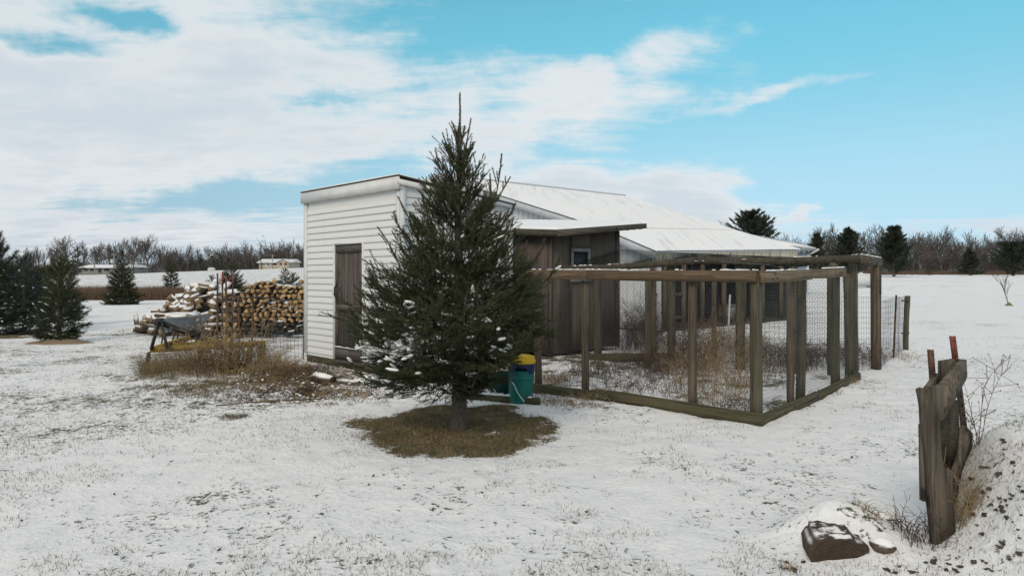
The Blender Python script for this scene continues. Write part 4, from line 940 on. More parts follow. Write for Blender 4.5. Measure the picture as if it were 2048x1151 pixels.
# hero spruce
zk = [.0, .33, .57, .87, 1.26, 1.65, 1.94, 2.23, 2.57, 2.9, 3.3]; rk = [.30, .66, .95, 1.00, .86, .70, .53, .33, .15, .06, .02]
def hero_prof(z): return float(np.interp(z, zk, rk))
def hero_extra(rng, H):
    """the strong upright shoots beside the leader"""
    A, B, r = [], [], []
    def shoot(p, q, n=6, kids=5):
        p, q = np.array(p), np.array(q); pts = [p + (q - p) * t + np.array([math.sin(t * 3) * .01, 0, .02 * math.sin(t * 3.14)]) for t in np.linspace(0, 1, n)]
        for a, b_ in zip(pts[:-1], pts[1:]): A.append(a); B.append(b_); r.append(.006)
        for k in range(kids):
            t = .25 + .65 * k / kids; c = p + (q - p) * t; d = (q - p) / np.linalg.norm(q - p); s = rng.normal(0, 1, 3); s -= d * np.dot(s, d); s /= np.linalg.norm(s); e = c + (d * .85 + s * .55) * rng.uniform(.10, .22) * (1.1 - t); A.append(c); B.append(e); r.append(.004)
    shoot((0, 0, 2.55), (.004, .0, 3.25), 8, 0); shoot((0, 0, 2.8), (.004, .004, 3.22), 6, 0); shoot((0, 0, 2.72), (-.07, -.03, 2.98), 4, 2); shoot((0, 0, 2.70), (.05, .05, 2.96), 4, 2)
    shoot((.06, 0, 1.75), (.36, -.05, 2.30), 6, 7); shoot((.36, -.05, 2.25), (.415, -.05, 2.67), 6, 5); shoot((.30, 0, 2.1), (.30, -.02, 2.48), 5, 4); shoot((.36, -.03, 2.2), (.50, -.02, 2.45), 4, 3)
    shoot((-.02, 0, 2.35), (-.165, .02, 2.88), 6, 5); shoot((.0, 0, 2.45), (.115, 0, 3.02), 6, 4); shoot((.0, .02, 2.4), (.14, .03, 2.80), 6, 5); shoot((-.02, 0, 2.3), (-.20, -.05, 2.62), 5, 5); shoot((0, 0, 2.5), (-.05, -.05, 2.95), 5, 4); shoot((0, -.03, 2.4), (.06, -.12, 2.75), 5, 4)
    shoot((-.38, 0, 1.75), (-.60, 0, 2.26), 6, 5); shoot((-.30, -.1, 1.7), (-.48, -.08, 2.10), 6, 5); shoot((-.30, 0, 2.0), (-.37, 0, 2.28), 5, 4); shoot((-.55, -.1, 1.55), (-.78, -.1, 1.96), 6, 4); shoot((.42, 0, 1.7), (.53, 0, 2.05), 5, 4); shoot((.55, -.1, 1.5), (.66, -.1, 1.82), 5, 4)
    return np.array(A), np.array(B), np.array(r)
def hero_snow(p):
    zone = np.exp(-((p[:, 2] - .80 - .12 * (p[:, 0] + .6)) / .13) ** 2) * sstep(-p[:, 0], .15, .42) * sstep(-p[:, 1], -.15, .25)
    clump = np.clip(fbm(p[:, 0] * 3.5 + 2, p[:, 1] * 3.5 + p[:, 2] * 4, 3) * 2.2, 0, 1); fine = fbm(p[:, 0] * 9 + 5, p[:, 1] * 9 + p[:, 2] * 11, 2)
    return .95 * zone * (.55 + clump) * (fine > -.25) + sstep(fine + .22 * clump * sstep(-p[:, 1], -.1, .5), .52, .66) * (p[:, 2] < 1.9) * .8
HZG = [.30, .45, .66, .9, 1.15, 1.4, 1.7, 2.05, 2.4, 2.7]; HRL = [.30, .66, .88, .95, .95, .64, .54, .34, .05, .0]; HRR = [.06, .16, .40, .80, .80, .68, .48, .28, .10, .0]
def hero_shell(rng):
    """young shoots clothing the boughs: outward below, more and more upright above"""
    N = 2800; zc = np.linspace(.34, 2.68, 400); wz = (np.interp(zc, HZG, HRL) + .07) * (1 - .74 * sstep(zc, 1.2, 1.85)); z = rng.choice(zc, N, p=wz / wz.sum()) + rng.normal(0, .02, N); a = rng.random(N) * 2 * math.pi; c = np.cos(a)
    Rz = np.interp(z, HZG, HRR) * (1 + c) / 2 + np.interp(z, HZG, HRL) * (1 - c) / 2; g_ = fbm(a * 1.5 + 3, z * 2.9 + .4, 3); Rz = Rz * np.clip(.95 + .85 * g_, .45, 1.35); u = np.clip(1 - np.abs(rng.normal(0, .26, N)), .2, 1); r = Rz * u
    p = np.stack([r * np.cos(a), r * np.sin(a), z], -1); fz = np.clip((z - .35) / 2.2, 0, 1); e = -.12 + 1.28 * fz ** .8 + rng.normal(0, .24, N); az_ = a + rng.normal(0, .5, N); d = np.stack([np.cos(az_) * np.cos(e), np.sin(az_) * np.cos(e), np.sin(e)], -1)
    L = rng.uniform(.07, .17, N) * (1 + .95 * fz) * (.75 + .4 * u); q = p + d * L[:, None]; A = [p]; B = [q]
    for sg in (-1, 1):
        s = np.cross(d, rng.normal(size=(N, 3)) * .5 + (0, 0, 1.)); s /= np.linalg.norm(s, axis=1, keepdims=True); t = rng.uniform(.1, .5, (N, 1)); b0 = p + (q - p) * t; A.append(b0); B.append(b0 + (d * .8 + s * sg * .62 + (0, 0, .08)) * (L * rng.uniform(.4, .7, N))[:, None])
    return np.concatenate(A), np.concatenate(B)
spruce('spruce_tree', 'large dark green spruce standing before the white shed, its top above the roofs', (TREE[0], TREE[1], GNEAR(TREE)), 3.27, lambda z: hero_prof(z) * (.90 - .12 * float(sstep(z, 1.3, 2.2))), 21, .45, 118, (-.08, .98), .55, .040, .25, 420, .0215, .0040, ['needle', 'needle_tip'], hero_snow, .075, True, None, hero_extra, 1.45, .21, .26, lambda a, z: (.52 if math.cos(a) > .0 and z < .78 else 1.) * (.72 + .56 * abs(math.sin(a * 37.7 + z * 91))), True, hero_shell)

# ------------------------------------------------------------------ younger conifers on the left lawn
def cone(H, R_, z0=.1, p=.85): return lambda z: max(.03, R_ * max(0., 1 - max(z - z0, 0) / (H - z0)) ** p * (1. if z > z0 + .15 else .8))
def left_snow(k): return lambda p: k * np.clip((-p[:, 0] + .15) / .8, .15, 1) * np.clip((.4 - p[:, 1]) / .6, 0, 1)
G = lambda px, py: ground_at(px, py)
def small_spruce(label, px, py, H, R_, seed, n, dens, mats=('needle', 'needle_tip'), snow=.10, nl=.030, nw=.009, gap=.055, tl=.34, zl=.06, name='spruce_tree', ang=(-.05, .95), lead=.25, ss=1.6, p=.85):
    q = G(px, py); return spruce(name, label, (q[0], q[1], q[2]), H, cone(H, R_, .1, p), seed, zl, int(n * 1.45), ang, lead, gap, tl, dens, nl, nw, list(mats), left_snow(snow) if snow else None, .05, True, None, None, ss)
small_spruce('small dark green spruce on a mound of wood chips at far left', 118, 684, 1.55, .52, 31, 52, 170, snow=.035, ang=(.1, 1.0), p=.62)
small_spruce('blue grey spruce with snow on its boughs left of the wood chip mound', 48, 668, 2.10, .72, 32, 60, 150, ('needle_blue', 'needle_blue'), .06, p=.72)
small_spruce('round young spruce standing alone before the brown grass strip', 244, 609, 2.10, .92, 33, 56, 95, snow=.012, nl=.045, nw=.016, gap=.085, tl=.5, p=.7)
small_spruce('slim pointed spruce behind the heap of firewood', 342, 590, 2.75, .68, 34, 56, 80, snow=.01, nl=.05, nw=.018, gap=.09, tl=.45, p=.8)
small_spruce('bushy spruce behind the red topped steel stakes', 463, 603, 2.15, .86, 35, 54, 90, snow=.01, nl=.045, nw=.016, gap=.085, tl=.5, p=.7)
small_spruce('pointed spruce peeking over the log stack', 570, 600, 2.0, .55, 36, 40, 90, snow=.01, nl=.045, nw=.016, gap=.09, tl=.4)
small_spruce('low spruce beside the shed wall behind the log stack', 586, 598, 1.75, .8, 37, 40, 80, snow=.01, nl=.045, nw=.016, gap=.09, tl=.4)
small_spruce('tiny spruce tip showing above the firewood heap', 424, 598, 1.6, .5, 38, 34, 80, snow=.01, nl=.045, nw=.016, gap=.09, tl=.35)
# long needled pines at the left edge
def pine(label, px, py, H, R_, seed, n, p=.6):
    q = G(px, py); return spruce('pine_tree', label, (q[0], q[1], q[2]), H, cone(H, R_, .1, p), seed, .15, n, (.35, 1.1), .35, .13, .42, 190, .085, .0055, ['needle_pine', 'needle_tip'], left_snow(.012), .06, True, None, None, 1.8)
pine('big dark pine with upright shoots cut by the left edge', -30, 668, 2.75, 1.15, 41, 74, .45)
pine('olive green pine rising behind the wood chip spruce', 122, 650, 2.15, .62, 42, 52, .55)
pine('pine with thin top behind the blue grey spruce', 62, 640, 1.9, .9, 43, 50, .5)
# wood chip mound round the small spruce
q = G(118, 686); m = MB(); k = 26; pts = [(q[0], q[1], q[2] + .10)]; 
for rr_, hh in ((.25, .085), (.5, .03), (.75, -.03)):
    for i in range(k): a = i / k * 2 * math.pi; f = 1 + .12 * math.sin(a * 3 + rr_ * 9) + .06 * math.sin(a * 7); pts.append((q[0] + rr_ * f * math.cos(a) * 1.15, q[1] + rr_ * f * math.sin(a) * .7, q[2] + hh))
m.add(pts, [(0, 1 + i, 1 + (i + 1) % k) for i in range(k)]); m2 = [(1 + r_ * k + i, 1 + (r_ + 1) * k + i, 1 + (r_ + 1) * k + (i + 1) % k, 1 + r_ * k + (i + 1) % k) for r_ in range(2) for i in range(k)]
m.f.append(np.array(m2)); m.mi.append(np.zeros(len(m2), int)); plain('chips', (.28, .205, .125), (.17, .12, .075), .95, 40., 0, .8)
tag(wobj(m, 'wood_chip_mound', 'chips', tuple(q), True), 'low mound of tan wood chips under the small left spruce', 'wood chips')

# ------------------------------------------------------------------ bare trees and far woods
def bare_skeleton(seed, H, spread=.75, levels=4, kids=(7, 6, 5, 4), trunk_f=.35, r0=.02):
    rng = random.Random(seed); S = []
    def grow(p, d, L, r, lv):
        n = 4 if lv == 0 else 3; pts = [p]; dd = np.array(d)
        for i in range(n):
            dd = dd + np.array([rng.gauss(0, .12), rng.gauss(0, .12), rng.gauss(.05, .06)]); dd /= np.linalg.norm(dd); pts.append(pts[-1] + dd * L / n)
        for i in range(n): S.append((pts[i], pts[i + 1], r * (1 - .22 * i), r * (1 - .22 * (i + 1)), lv))
        if lv >= levels - 1: return
        for c in range(kids[lv]):
            t = (trunk_f if lv == 0 else .25) + (1 - (trunk_f if lv == 0 else .25)) * (c + rng.random()) / kids[lv]; j = min(n - 1, int(t * n)); b = pts[j] + (pts[j + 1] - pts[j]) * (t * n - j)
            az_ = rng.random() * 6.283; sp = spread * rng.uniform(.7, 1.3); x = np.cross(dd, (math.cos(az_), math.sin(az_), .3)); x /= np.linalg.norm(x); nd = dd * math.cos(sp) + x * math.sin(sp); nd[2] += .18; nd /= np.linalg.norm(nd)
            grow(b, nd, L * rng.uniform(.5, .72) * (1.15 - .45 * t), r * .5, lv + 1)
    grow(np.array([0., 0, -.2]), (0, 0, 1.), H * .74, H * r0, 0); return S
BARE = []
for i, (H, sp, kd, tf) in enumerate(((16, .80, (10, 7, 7, 4), .22), (15, .62, (9, 7, 6, 4), .28), (14, .48, (9, 6, 5, 3), .25), (17, .92, (11, 8, 7, 3), .20), (12, .38, (7, 5, 4, 3), .25), (13, .7, (8, 6, 5, 4), .22))):
    S = bare_skeleton(50 + i, H, sp, 4, kd, tf); A = np.array([s[0] for s in S]); B = np.array([s[1] for s in S]); ra = np.array([s[2] for s in S]); rb = np.array([s[3] for s in S]); lv = np.array([s[4] for s in S])
    sc_ = H / B[:, 2].max(); A, B = A * sc_, B * sc_
    ra = np.maximum(ra, .042); rb = np.maximum(rb, .030); t = lv <= 1
    mt_ = MB(); mt_.tubes(A[t], B[t], ra[t], rb[t], 5); mc = MB(); mc.tubes(A[~t], B[~t], ra[~t], rb[~t], 3)
    BARE.append((mt_.mesh('trunk', 'bare_bark'), mc.mesh('crown', 'bare_twig'), H, (A, B, ra, rb, lv)))
pale = BARE[4][0].copy(); pale.materials.clear(); pale.materials.append(MT['pale_bark'])
def gz(x, y): return float(gh_base(x, y))
def bare_tree(px, Y, top_py, kind, label, group=None, rz=0., wide=1., trunk=None):
    x = (px - 1024) / F_PX * Y; z = gz(x, Y); h = EYE + (HZ - top_py) / F_PX * Y - z
    t = thing('bare_tree', label, 'tree', (x, Y, z), rz, group); tm, cm_, H, _ = BARE[kind]; s = h / H
    t.scale = (s * wide, s * wide, s); link('trunk', trunk or tm, t); link('crown', cm_, t); return t
ORD = ['first', 'second', 'third', 'fourth', 'fifth', 'sixth', 'seventh', 'eighth', 'ninth', 'tenth', 'eleventh', 'twelfth', 'thirteenth', 'fourteenth', 'fifteenth', 'sixteenth', 'seventeenth', 'eighteenth', 'nineteenth', 'twentieth'] + ['twenty-' + w_ for w_ in ('first', 'second', 'third', 'fourth', 'fifth', 'sixth', 'seventh', 'eighth', 'ninth')] + ['thirtieth']
LG = 'bare trees along the far left tree line'; RG = 'bare trees along the far right tree line'
bare_tree(142, 150, 468, 0, 'rounded bare tree left of the long grey house'); bare_tree(300, 165, 466, 3, 'broad rounded bare tree, tallest of the left tree line')
bare_tree(268, 158, 470, 1, 'spreading bare tree right of the long grey house', None, 1.); bare_tree(262, 150, 500, 4, 'pale barked bare tree by the utility pole', None, .4, 1., pale)
rr = random.Random(9)
for i, (px, tp) in enumerate(((60, 492), (78, 490), (92, 488), (110, 492), (168, 478), (178, 484), (192, 482), (212, 480), (222, 482), (240, 474), (252, 480), (285, 478), (322, 484), (345, 498), (362, 488), (374, 484), (398, 492), (420, 490), (440, 494), (455, 490), (470, 492), (490, 486), (508, 482), (522, 488), (540, 490), (556, 488), (575, 482), (590, 480), (604, 484))):
    bare_tree(px, rr.uniform(180, 230), tp, rr.choice((1, 2, 4, 5, 5)), 'slender grey bare tree, ' + ORD[i] + ' from the left in the far left tree line', LG, rr.random() * 6, rr.uniform(.7, 1.1))
bare_tree(1884, 118, 449, 3, 'broad rounded bare tree right of the dark conifers'); bare_tree(2014, 122, 450, 0, 'rounded bare tree nearest the right edge'); bare_tree(1745, 120, 447, 0, 'rounded bare tree behind the dark conifers', None, 2., 1.1); bare_tree(1946, 140, 456, 2, 'narrow bare tree between the two rounded bare trees', None, 1.)
for i, (px, tp) in enumerate(((1432, 440), (1565, 462), (1580, 470), (1612, 468), (1640, 450), (1665, 446), (1690, 462), (1722, 452), (1765, 462), (1812, 464), (1826, 462), (1842, 470), (1858, 468), (1900, 480), (1918, 468), (1932, 476), (1964, 478), (1982, 480), (2036, 460), (2050, 470), (2080, 462))):
    bare_tree(px, rr.uniform(128, 175), tp, rr.choice((1, 2, 5, 0)), 'grey bare tree, ' + ORD[i] + ' from the left in the far right tree line', RG, rr.random() * 6, rr.uniform(.75, 1.15))
# the wood behind, one mass
m = MB(); rng = np.random.default_rng(77)
def scatter_wood(px0, px1, Y0, Y1, n, h0, h1):
    for i in range(n):
        A, B, ra, rb, lv = BARE[int(rng.integers(1, 6))][3]; Hh = B[:, 2].max(); keep = (lv <= 2) & (rng.random(len(lv)) < .62); Y = rng.uniform(Y0, Y1); px = rng.uniform(px0, px1); x = (px - 1024) / F_PX * Y; z = gz(x, Y); h = rng.uniform(h0, h1); s = h / Hh; a = rng.random() * 6.28; c, sn_ = math.cos(a), math.sin(a)
        Rm = np.array([[c, -sn_, 0], [sn_, c, 0], [0, 0, 1]]) * s; m.tubes(A[keep] @ Rm.T + (x, Y, z), B[keep] @ Rm.T + (x, Y, z), np.maximum(ra[keep] * s, .04), np.maximum(rb[keep] * s, .035), 3)
def brush(px0, px1, Y0, Y1, n, hmax):
    px = rng.uniform(px0, px1, n); Y = rng.uniform(Y0, Y1, n); x = (px - 1024) / F_PX * Y; z0 = gh_base(x, Y); env = hmax * (.72 + .55 * fbm(px * .02, Y * .01, 3)); z = z0 + rng.random(n) ** .8 * env
    d = rng.normal(size=(n, 3)) * (.35, .35, .3) + (0, 0, .8); d /= np.linalg.norm(d, axis=1, keepdims=True); L = rng.uniform(.8, 2.6, n)[:, None]; A = np.stack([x, Y, z - .5], -1); m.tubes(A, A + d * L, .045, .02, 3)
scatter_wood(40, 640, 225, 290, 80, 9, 13); brush(-40, 350, 225, 280, 9000, 5.5); brush(330, 660, 228, 270, 15000, 7.5)
scatter_wood(1540, 2200, 150, 210, 80, 8, 12); brush(1380, 2250, 150, 200, 22000, 6.5)
o = wobj(m, 'far_wood', 'wood_mass', (0, 200, 0)); tag(o, 'brown leafless woodland along the horizon', 'woodland', kind='stuff')

def far_conifer(label, px, Y, base_py, top_py, half_px, seed, style='spruce', snow=0., name='conifer_tree', mt='needle_far', group=None, n=3600, z0=None):
    rng = np.random.default_rng(seed); x = (px - 1024) / F_PX * Y; z = gz(x, Y) if z0 is None else z0; H = EYE + (HZ - top_py) / F_PX * Y - z; R_ = half_px / F_PX * Y
    t = thing(name, label, 'tree', (x, Y, z), 0, group); m = MB(); m.tubes([(0, 0, -.2)], [(0, 0, H * .9)], H * .02 + .05, .03, 7); m.link('trunk', 'bare_bark', t)
    prof = {'spruce': lambda f: (1 - f) ** .75, 'round': lambda f: np.sqrt(np.clip(1 - (2 * f - .85) ** 2 / 1.4, 0.02, 1)) * (1 - .25 * f), 'pine': lambda f: np.clip(1.03 - f, .04, 1) ** .6 * (.85 + .15 * np.sin(f * 23 + seed))}[style]
    nb = max(40, n // 70); fb = rng.random(nb) ** .9; ab = rng.random(nb) * 2 * math.pi; lb = R_ * prof(fb) * rng.uniform(.55, 1.22, nb); bi = rng.integers(0, nb, n); u_ = rng.random(n) ** .6
    rise = (.12 if style == 'spruce' else .55); a = ab[bi] + rng.normal(0, .16, n) * (1.1 - u_ * .5); r = lb[bi] * u_; zc = H * (.05 + .88 * fb[bi]) + r * rise * u_ + rng.normal(0, .05, n) * R_ * (1.2 - u_); zc = np.minimum(zc, H * rng.uniform(.95, 1.02, n)); p = np.stack([r * np.cos(a), r * np.sin(a), zc], -1)
    out_ = np.stack([np.cos(a), np.sin(a), np.full(n, .25 if style == 'spruce' else .7)], -1) + rng.normal(0, .4, (n, 3)); out_ /= np.linalg.norm(out_, axis=1, keepdims=True); s = np.cross(out_, rng.normal(size=(n, 3))); s /= np.linalg.norm(s, axis=1, keepdims=True)
    ln = rng.uniform(.4, 1., n)[:, None] * (R_ * .15 + .09); wd = ln * .19
    v = np.stack([p - s * wd, p + out_ * ln * .5 + s * wd * .2, p + out_ * ln, p + s * wd], 1).reshape(-1, 3); m = MB(); m.add(v, np.arange(n * 4).reshape(-1, 4)); m.link('crown', mt, t)
    if snow:
        k = rng.random(n) < snow; m = MB(); pp_ = p[k] + (0, 0, .05); q_ = out_[k] * (1, 1, .2); s2 = np.cross(q_, (0, 0, 1.)); l2 = ln[k]; v = np.stack([pp_ - s2 * l2 * .22, pp_ + q_ * l2 - s2 * l2 * .1, pp_ + q_ * l2 + s2 * l2 * .1, pp_ + s2 * l2 * .22], 1).reshape(-1, 3); m.add(v, np.arange(k.sum() * 4).reshape(-1, 4)); m.link('snow', 'snow', t)['kind'] = 'stuff'
    return t
far_conifer('big dark spruce rising behind the barn roof', 1503, 52, 520, 415, 54, 1, 'round', 0, n=16000)
far_conifer('dark conifer left of the pair beyond the pale blue house', 1634, 82, 545, 462, 34, 2, 'pine', n=11000); far_conifer('wide dark pine beyond the pen, middle of three', 1697, 84, 545, 452, 42, 3, 'pine', n=13000); far_conifer('tall dark pine at the edge of the far lawn', 1788, 86, 545, 449, 46, 4, 'pine', n=15000)
far_conifer('snow dusted spruce on the far right lawn edge', 1940, 92, 545, 494, 30, 5, 'spruce', .05, n=8000); far_conifer('rounded dark shrub tree by the right edge of the far lawn', 2026, 88, 545, 484, 42, 6, 'round', n=11000); far_conifer('tiny spruce between the far lawn conifers', 1857, 95, 545, 528, 10, 7, 'spruce', n=1500)
far_conifer('dark cedar beside the long grey house', 155, 148, 545, 489, 17, 8, 'spruce', n=2500)
far_conifer('dark cedar right of the long grey house', 246, 160, 545, 498, 16, 9, 'spruce', n=2500)
rr = random.Random(4)
for i, (px, tp, hw) in enumerate(((345, 512, 14), (362, 506, 16), (385, 508, 14), (402, 514, 14), (425, 508, 16), (440, 506, 16), (458, 512, 15), (476, 510, 16), (498, 506, 15), (512, 512, 12), (590, 508, 14))):
    far_conifer('dark cedar, ' + ORD[i] + ' from the left along the far field edge', px, rr.uniform(205, 220), 540, tp, hw, 20 + i, 'pine' if i % 2 else 'spruce', 0, 'cedar_tree', group='cedars along the far field edge', n=1600)

# ------------------------------------------------------------------ tall brown grass strip, field edge brush
m = MB(); rng = np.random.default_rng(5); n = 42000; x = rng.uniform(-42, -11, n); y = 41 + 12 * rng.random(n) ** 1.6; z = gh_base(x, y); h = rng.uniform(.55, 1.05, n) * (.85 + .3 * fbm(x * .3, y * .3, 2)); d = np.stack([rng.normal(0, .16, n), rng.normal(0, .16, n), np.ones(n)], -1); A = np.stack([x, y, z - .05], -1)
w_ = np.array([[.016, 0, 0]]); v = np.stack([A - w_, A + w_, A + d * h[:, None]], 1).reshape(-1, 3); m.add(v, np.arange(n * 3).reshape(-1, 3)); tag(wobj(m, 'reed_strip', 'reed', (-25, 47, 0)), 'strip of tall dry brown grass across the left field', 'grass', kind='stuff')
m = MB(); n = 9000; x = rng.uniform(30, 110, n); y = rng.uniform(98, 112, n); z = gh_base(x, y); h = rng.uniform(.3, .85, n); A = np.stack([x, y, z - .05], -1); d = np.stack([rng.normal(0, .2, n), rng.normal(0, .2, n), np.ones(n)], -1); w_ = np.array([[.05, 0, 0]]); v = np.stack([A - w_, A + w_, A + d * h[:, None]], 1).reshape(-1, 3); m.add(v, np.arange(n * 3).reshape(-1, 3)); tag(wobj(m, 'field_edge_grass', 'weed_brown', (60, 100, 1)), 'pale dry grass along the far right field edge', 'grass', kind='stuff')

# ------------------------------------------------------------------ far houses, poles, tank
def far_house(label, px0, px1, Y, base_py, eave_py, ridge_py, wallm, gable=None, wins=(), shutters=False, name='house', garage=None, winm='window_far'):
    x0, x1 = (px0 - 1024) / F_PX * Y, (px1 - 1024) / F_PX * Y; zb, ze, zr_ = (EYE + (HZ - p) / F_PX * Y for p in (base_py, eave_py, ridge_py)); d = 8.
    t = wthing(name, label, 'house', ((x0 + x1) / 2, Y, zb)); m = MB(); m.box(x0, x1, Y, Y + d, zb - 1.5, ze); part(m, 'wall', wallm, t)
    o_ = .5; m = MB(); ym = Y + d / 2
    m.poly([(x0 - o_, Y - o_, ze - .1), (x1 + o_, Y - o_, ze - .1), (x1 + o_, ym, zr_), (x0 - o_, ym, zr_), (x0 - o_, Y + d + o_, ze - .1), (x1 + o_, Y + d + o_, ze - .1)], [(0, 1, 2, 3), (3, 2, 5, 4), (0, 3, 4), (1, 5, 2)]); part(m, 'roof', 'snow', t)
    m = MB(); m.box(x0 - o_, x1 + o_, Y - o_ - .06, Y - o_, ze - .32, ze - .08); part(m, 'fascia', 'trim', t)
    L = x1 - x0
    for a, b_, c_, e_ in wins:
        m = MB(); m.box(x0 + L * a, x0 + L * b_, Y - .06, Y + .02, zb + (ze - zb) * c_, zb + (ze - zb) * e_); wn = part(m, 'window', winm, t)
        if shutters:
            for s0, s1 in ((a - .022, a - .002), (b_ + .002, b_ + .022)):
                m = MB(); m.box(x0 + L * s0, x0 + L * s1, Y - .09, Y, zb + (ze - zb) * (c_ - .02), zb + (ze - zb) * (e_ + .02)); sub(m, 'shutter', 'shutter', wn, t)
    if garage: m = MB(); m.box(x0 + L * garage[0], x0 + L * garage[1], Y - .05, Y + .02, zb, zb + (ze - zb) * .75); part(m, 'garage_door', 'trim', t)
    if gable:
        a, b_ = x0 + L * gable[0], x0 + L * gable[1]; mid_ = (a + b_) / 2; m = MB(); m.poly([(a, Y - 1.2, zb - 1.), (b_, Y - 1.2, zb - 1.), (b_, Y - 1.2, ze), (mid_, Y - 1.2, zr_ - .3), (a, Y - 1.2, ze), (a, Y + 1, zb - 1.), (b_, Y + 1, zb - 1.), (b_, Y + 1, ze), (mid_, Y + 3, zr_ - .3), (a, Y + 1, ze)], [(0, 1, 2, 3, 4), (0, 4, 9, 5), (1, 6, 7, 2)]); part(m, 'gable_wing', wallm, t)
        m = MB(); m.poly([(a - .4, Y - 1.6, ze - .15), (mid_, Y - 1.6, zr_ - .2), (b_ + .4, Y - 1.6, ze - .15), (a - .4, Y + 3, ze - .15), (mid_, Y + 3.6, zr_ - .2), (b_ + .4, Y + 3, ze - .15)], [(0, 3, 4, 1), (1, 4, 5, 2)]); part(m, 'gable_roof', 'snow', t)
        for f0, f1 in ((.18, .40), (.60, .82)):
            m = MB(); m.box(a + (b_ - a) * f0, a + (b_ - a) * f1, Y - 1.26, Y - 1.19, zb + (ze - zb) * .35, zb + (ze - zb) * .8); part(m, 'window', 'shutter', t)
    return t
far_house('long low grey house with snowy roof on the far left', 163, 262, 168, 545, 533.5, 528.5, 'house_grey', None, [(.06, .12, .3, .8), (.18, .26, .3, .8), (.34, .40, .0, .8), (.46, .56, .3, .8), (.64, .70, .3, .8), (.78, .90, .2, .8)], name='ranch_house')
far_house('tan house with snowy roof and front gable on the far hill', 518, 582, 190, 533, 523.5, 517, 'house_tan', (.62, .98), [(.44, .54, .35, .8), (.26, .31, .3, .8)], False, 'tan_house', (.20, .36))
for px, Y, tp, bp, lb in ((228, 150, 506, 546, 'grey utility pole with transformer before the long grey house'), (189, 152, 520, 546, 'short utility pole before the middle of the grey house'), (545, 190, 508, 535, 'thin pole before the far tan house')):
    x = (px - 1024) / F_PX * Y; zb = gz(x, Y); zt = EYE + (HZ - tp) / F_PX * Y; t = wthing('utility_pole', lb, 'pole', (x, Y, zb)); m = MB(); m.tubes([(x, Y, zb - .5)], [(x, Y, zt)], .16, .11, 8); part(m, 'pole', 'pole', t)
    if px == 228: m = MB(); m.cyl((x - .3, Y - .25, zt - 2.2), (x - .3, Y - .25, zt - 1.3), .3, .3, 10); part(m, 'transformer', 'tank', t)
    m = MB(); m.beam((x - .7, Y - .1, zt - .4), (x + .7, Y - .1, zt - .4), .1, .12); part(m, 'crossarm', 'pole', t)
def tank(label, px, py, Y, L, r, rz):
    x = (px - 1024) / F_PX * Y; z = gz(x, Y); t = thing('propane_tank', label, 'tank', (x, Y, z), rz); m = MB(); prof = [(.0, -L / 2 - r * .8), (r * .55, -L / 2 - r * .62), (r * .88, -L / 2 - r * .3), (r, -L / 2), (r, L / 2), (r * .88, L / 2 + r * .3), (r * .55, L / 2 + r * .62), (0, L / 2 + r * .8)]
    m.lathe(prof, 0, 0, 18); m.v = [np.stack([v[:, 2], v[:, 1], v[:, 0] + r + .12], -1) for v in m.v]; m.link('shell', 'tank', t, True)
    for s in (-1, 1): m = MB(); m.box(s * L * .32 - .06, s * L * .32 + .06, -r * .6, r * .6, -.1, .2); m.link('leg', 'metal_trim', t)
    m = MB(); m.cyl((0, 0, 2 * r + .05), (0, 0, 2 * r + .28), .16, .14, 12); m.link('dome', 'tank', t); m = MB(); lumps(m, [np.array([0, 0, 2 * r + .12])], [np.array([1., 0, 0])], [L * .5], [r * .5], [.05], np.random.default_rng(2)); m.link('snow', 'snow', t, True); return t
tank('white propane tank lying on the right lawn behind the pen', 1722, 567, 57, 2.4, .52, .12); tank('tiny white tank on the far left field edge', 423, 540, 200, 1.4, .5, .3)

# sapling on the right lawn, weed tufts round the tank
q = G(2018, 612); S = bare_skeleton(71, 2.1, .5, 3, (6, 4, 3), .3, .012); t = wthing('sapling', 'thin bare sapling alone on the right lawn', 'tree', tuple(q)); m = MB(); a = np.array([s[0] for s in S]) * .95 + q; b_ = np.array([s[1] for s in S]) * .95 + q; lv = np.array([s[4] for s in S]); m.tubes(a[lv == 0], b_[lv == 0], .022, .016, 5); part(m, 'trunk', 'weed_brown', t); m = MB(); m.tubes(a[lv > 0], b_[lv > 0], .010, .006, 3); part(m, 'crown', 'weed_brown', t)
m = MB(); m.lathe([(.0, .16), (.06, .15), (.12, .06), (.22, -.03)], q[0], q[1], 14); m.v = [v + (0, 0, q[2]) for v in m.v]; part(m, 'mulch', 'grass_olive', t)

# ------------------------------------------------------------------ firewood
def log_variant(seed, L=.42, r=.075, kind=None):
    rng = random.Random(seed); kind = kind or rng.choice(('wedge', 'half', 'wedge', 'tri', 'wedge'))
    if kind == 'wedge': pts = [(0, 0)] + [(r * 1.6 * math.cos(a), r * 1.6 * math.sin(a)) for a in np.linspace(.0, 1.35, 5)]
    elif kind == 'half': pts = [(r * 1.15 * math.cos(a), r * 1.15 * math.sin(a)) for a in np.linspace(0, math.pi, 7)]
    elif kind == 'tri': pts = [(-r, -r * .7), (r * 1.1, -r * .6), (r * .2, r * .95), (-r * .5, r * .6)]
    else: pts = [(r * .8 * math.cos(a), r * .8 * math.sin(a)) for a in np.linspace(0, 2 * math.pi, 9)[:-1]]
    p = np.array(pts); p -= p.mean(0); p *= 1 + np.array([[rng.uniform(-.1, .1)] for _ in p]); n = len(p); fb = 1 if kind in ('wedge',) else 0
    rings = [np.array([(x * k + b * .01, y, z * k) for x, z in p]) for y, k, b in ((-L / 2, 1, 0), (0, 1.04, rng.uniform(-1, 1)), (L / 2, .97, 0))]
    bark_e = set(range(1, n - 1)) if kind == 'wedge' else set(range(0, n - 1)) if kind == 'half' else set(range(n)) if kind == 'round' else {0}
    return np.concatenate(rings), n, bark_e
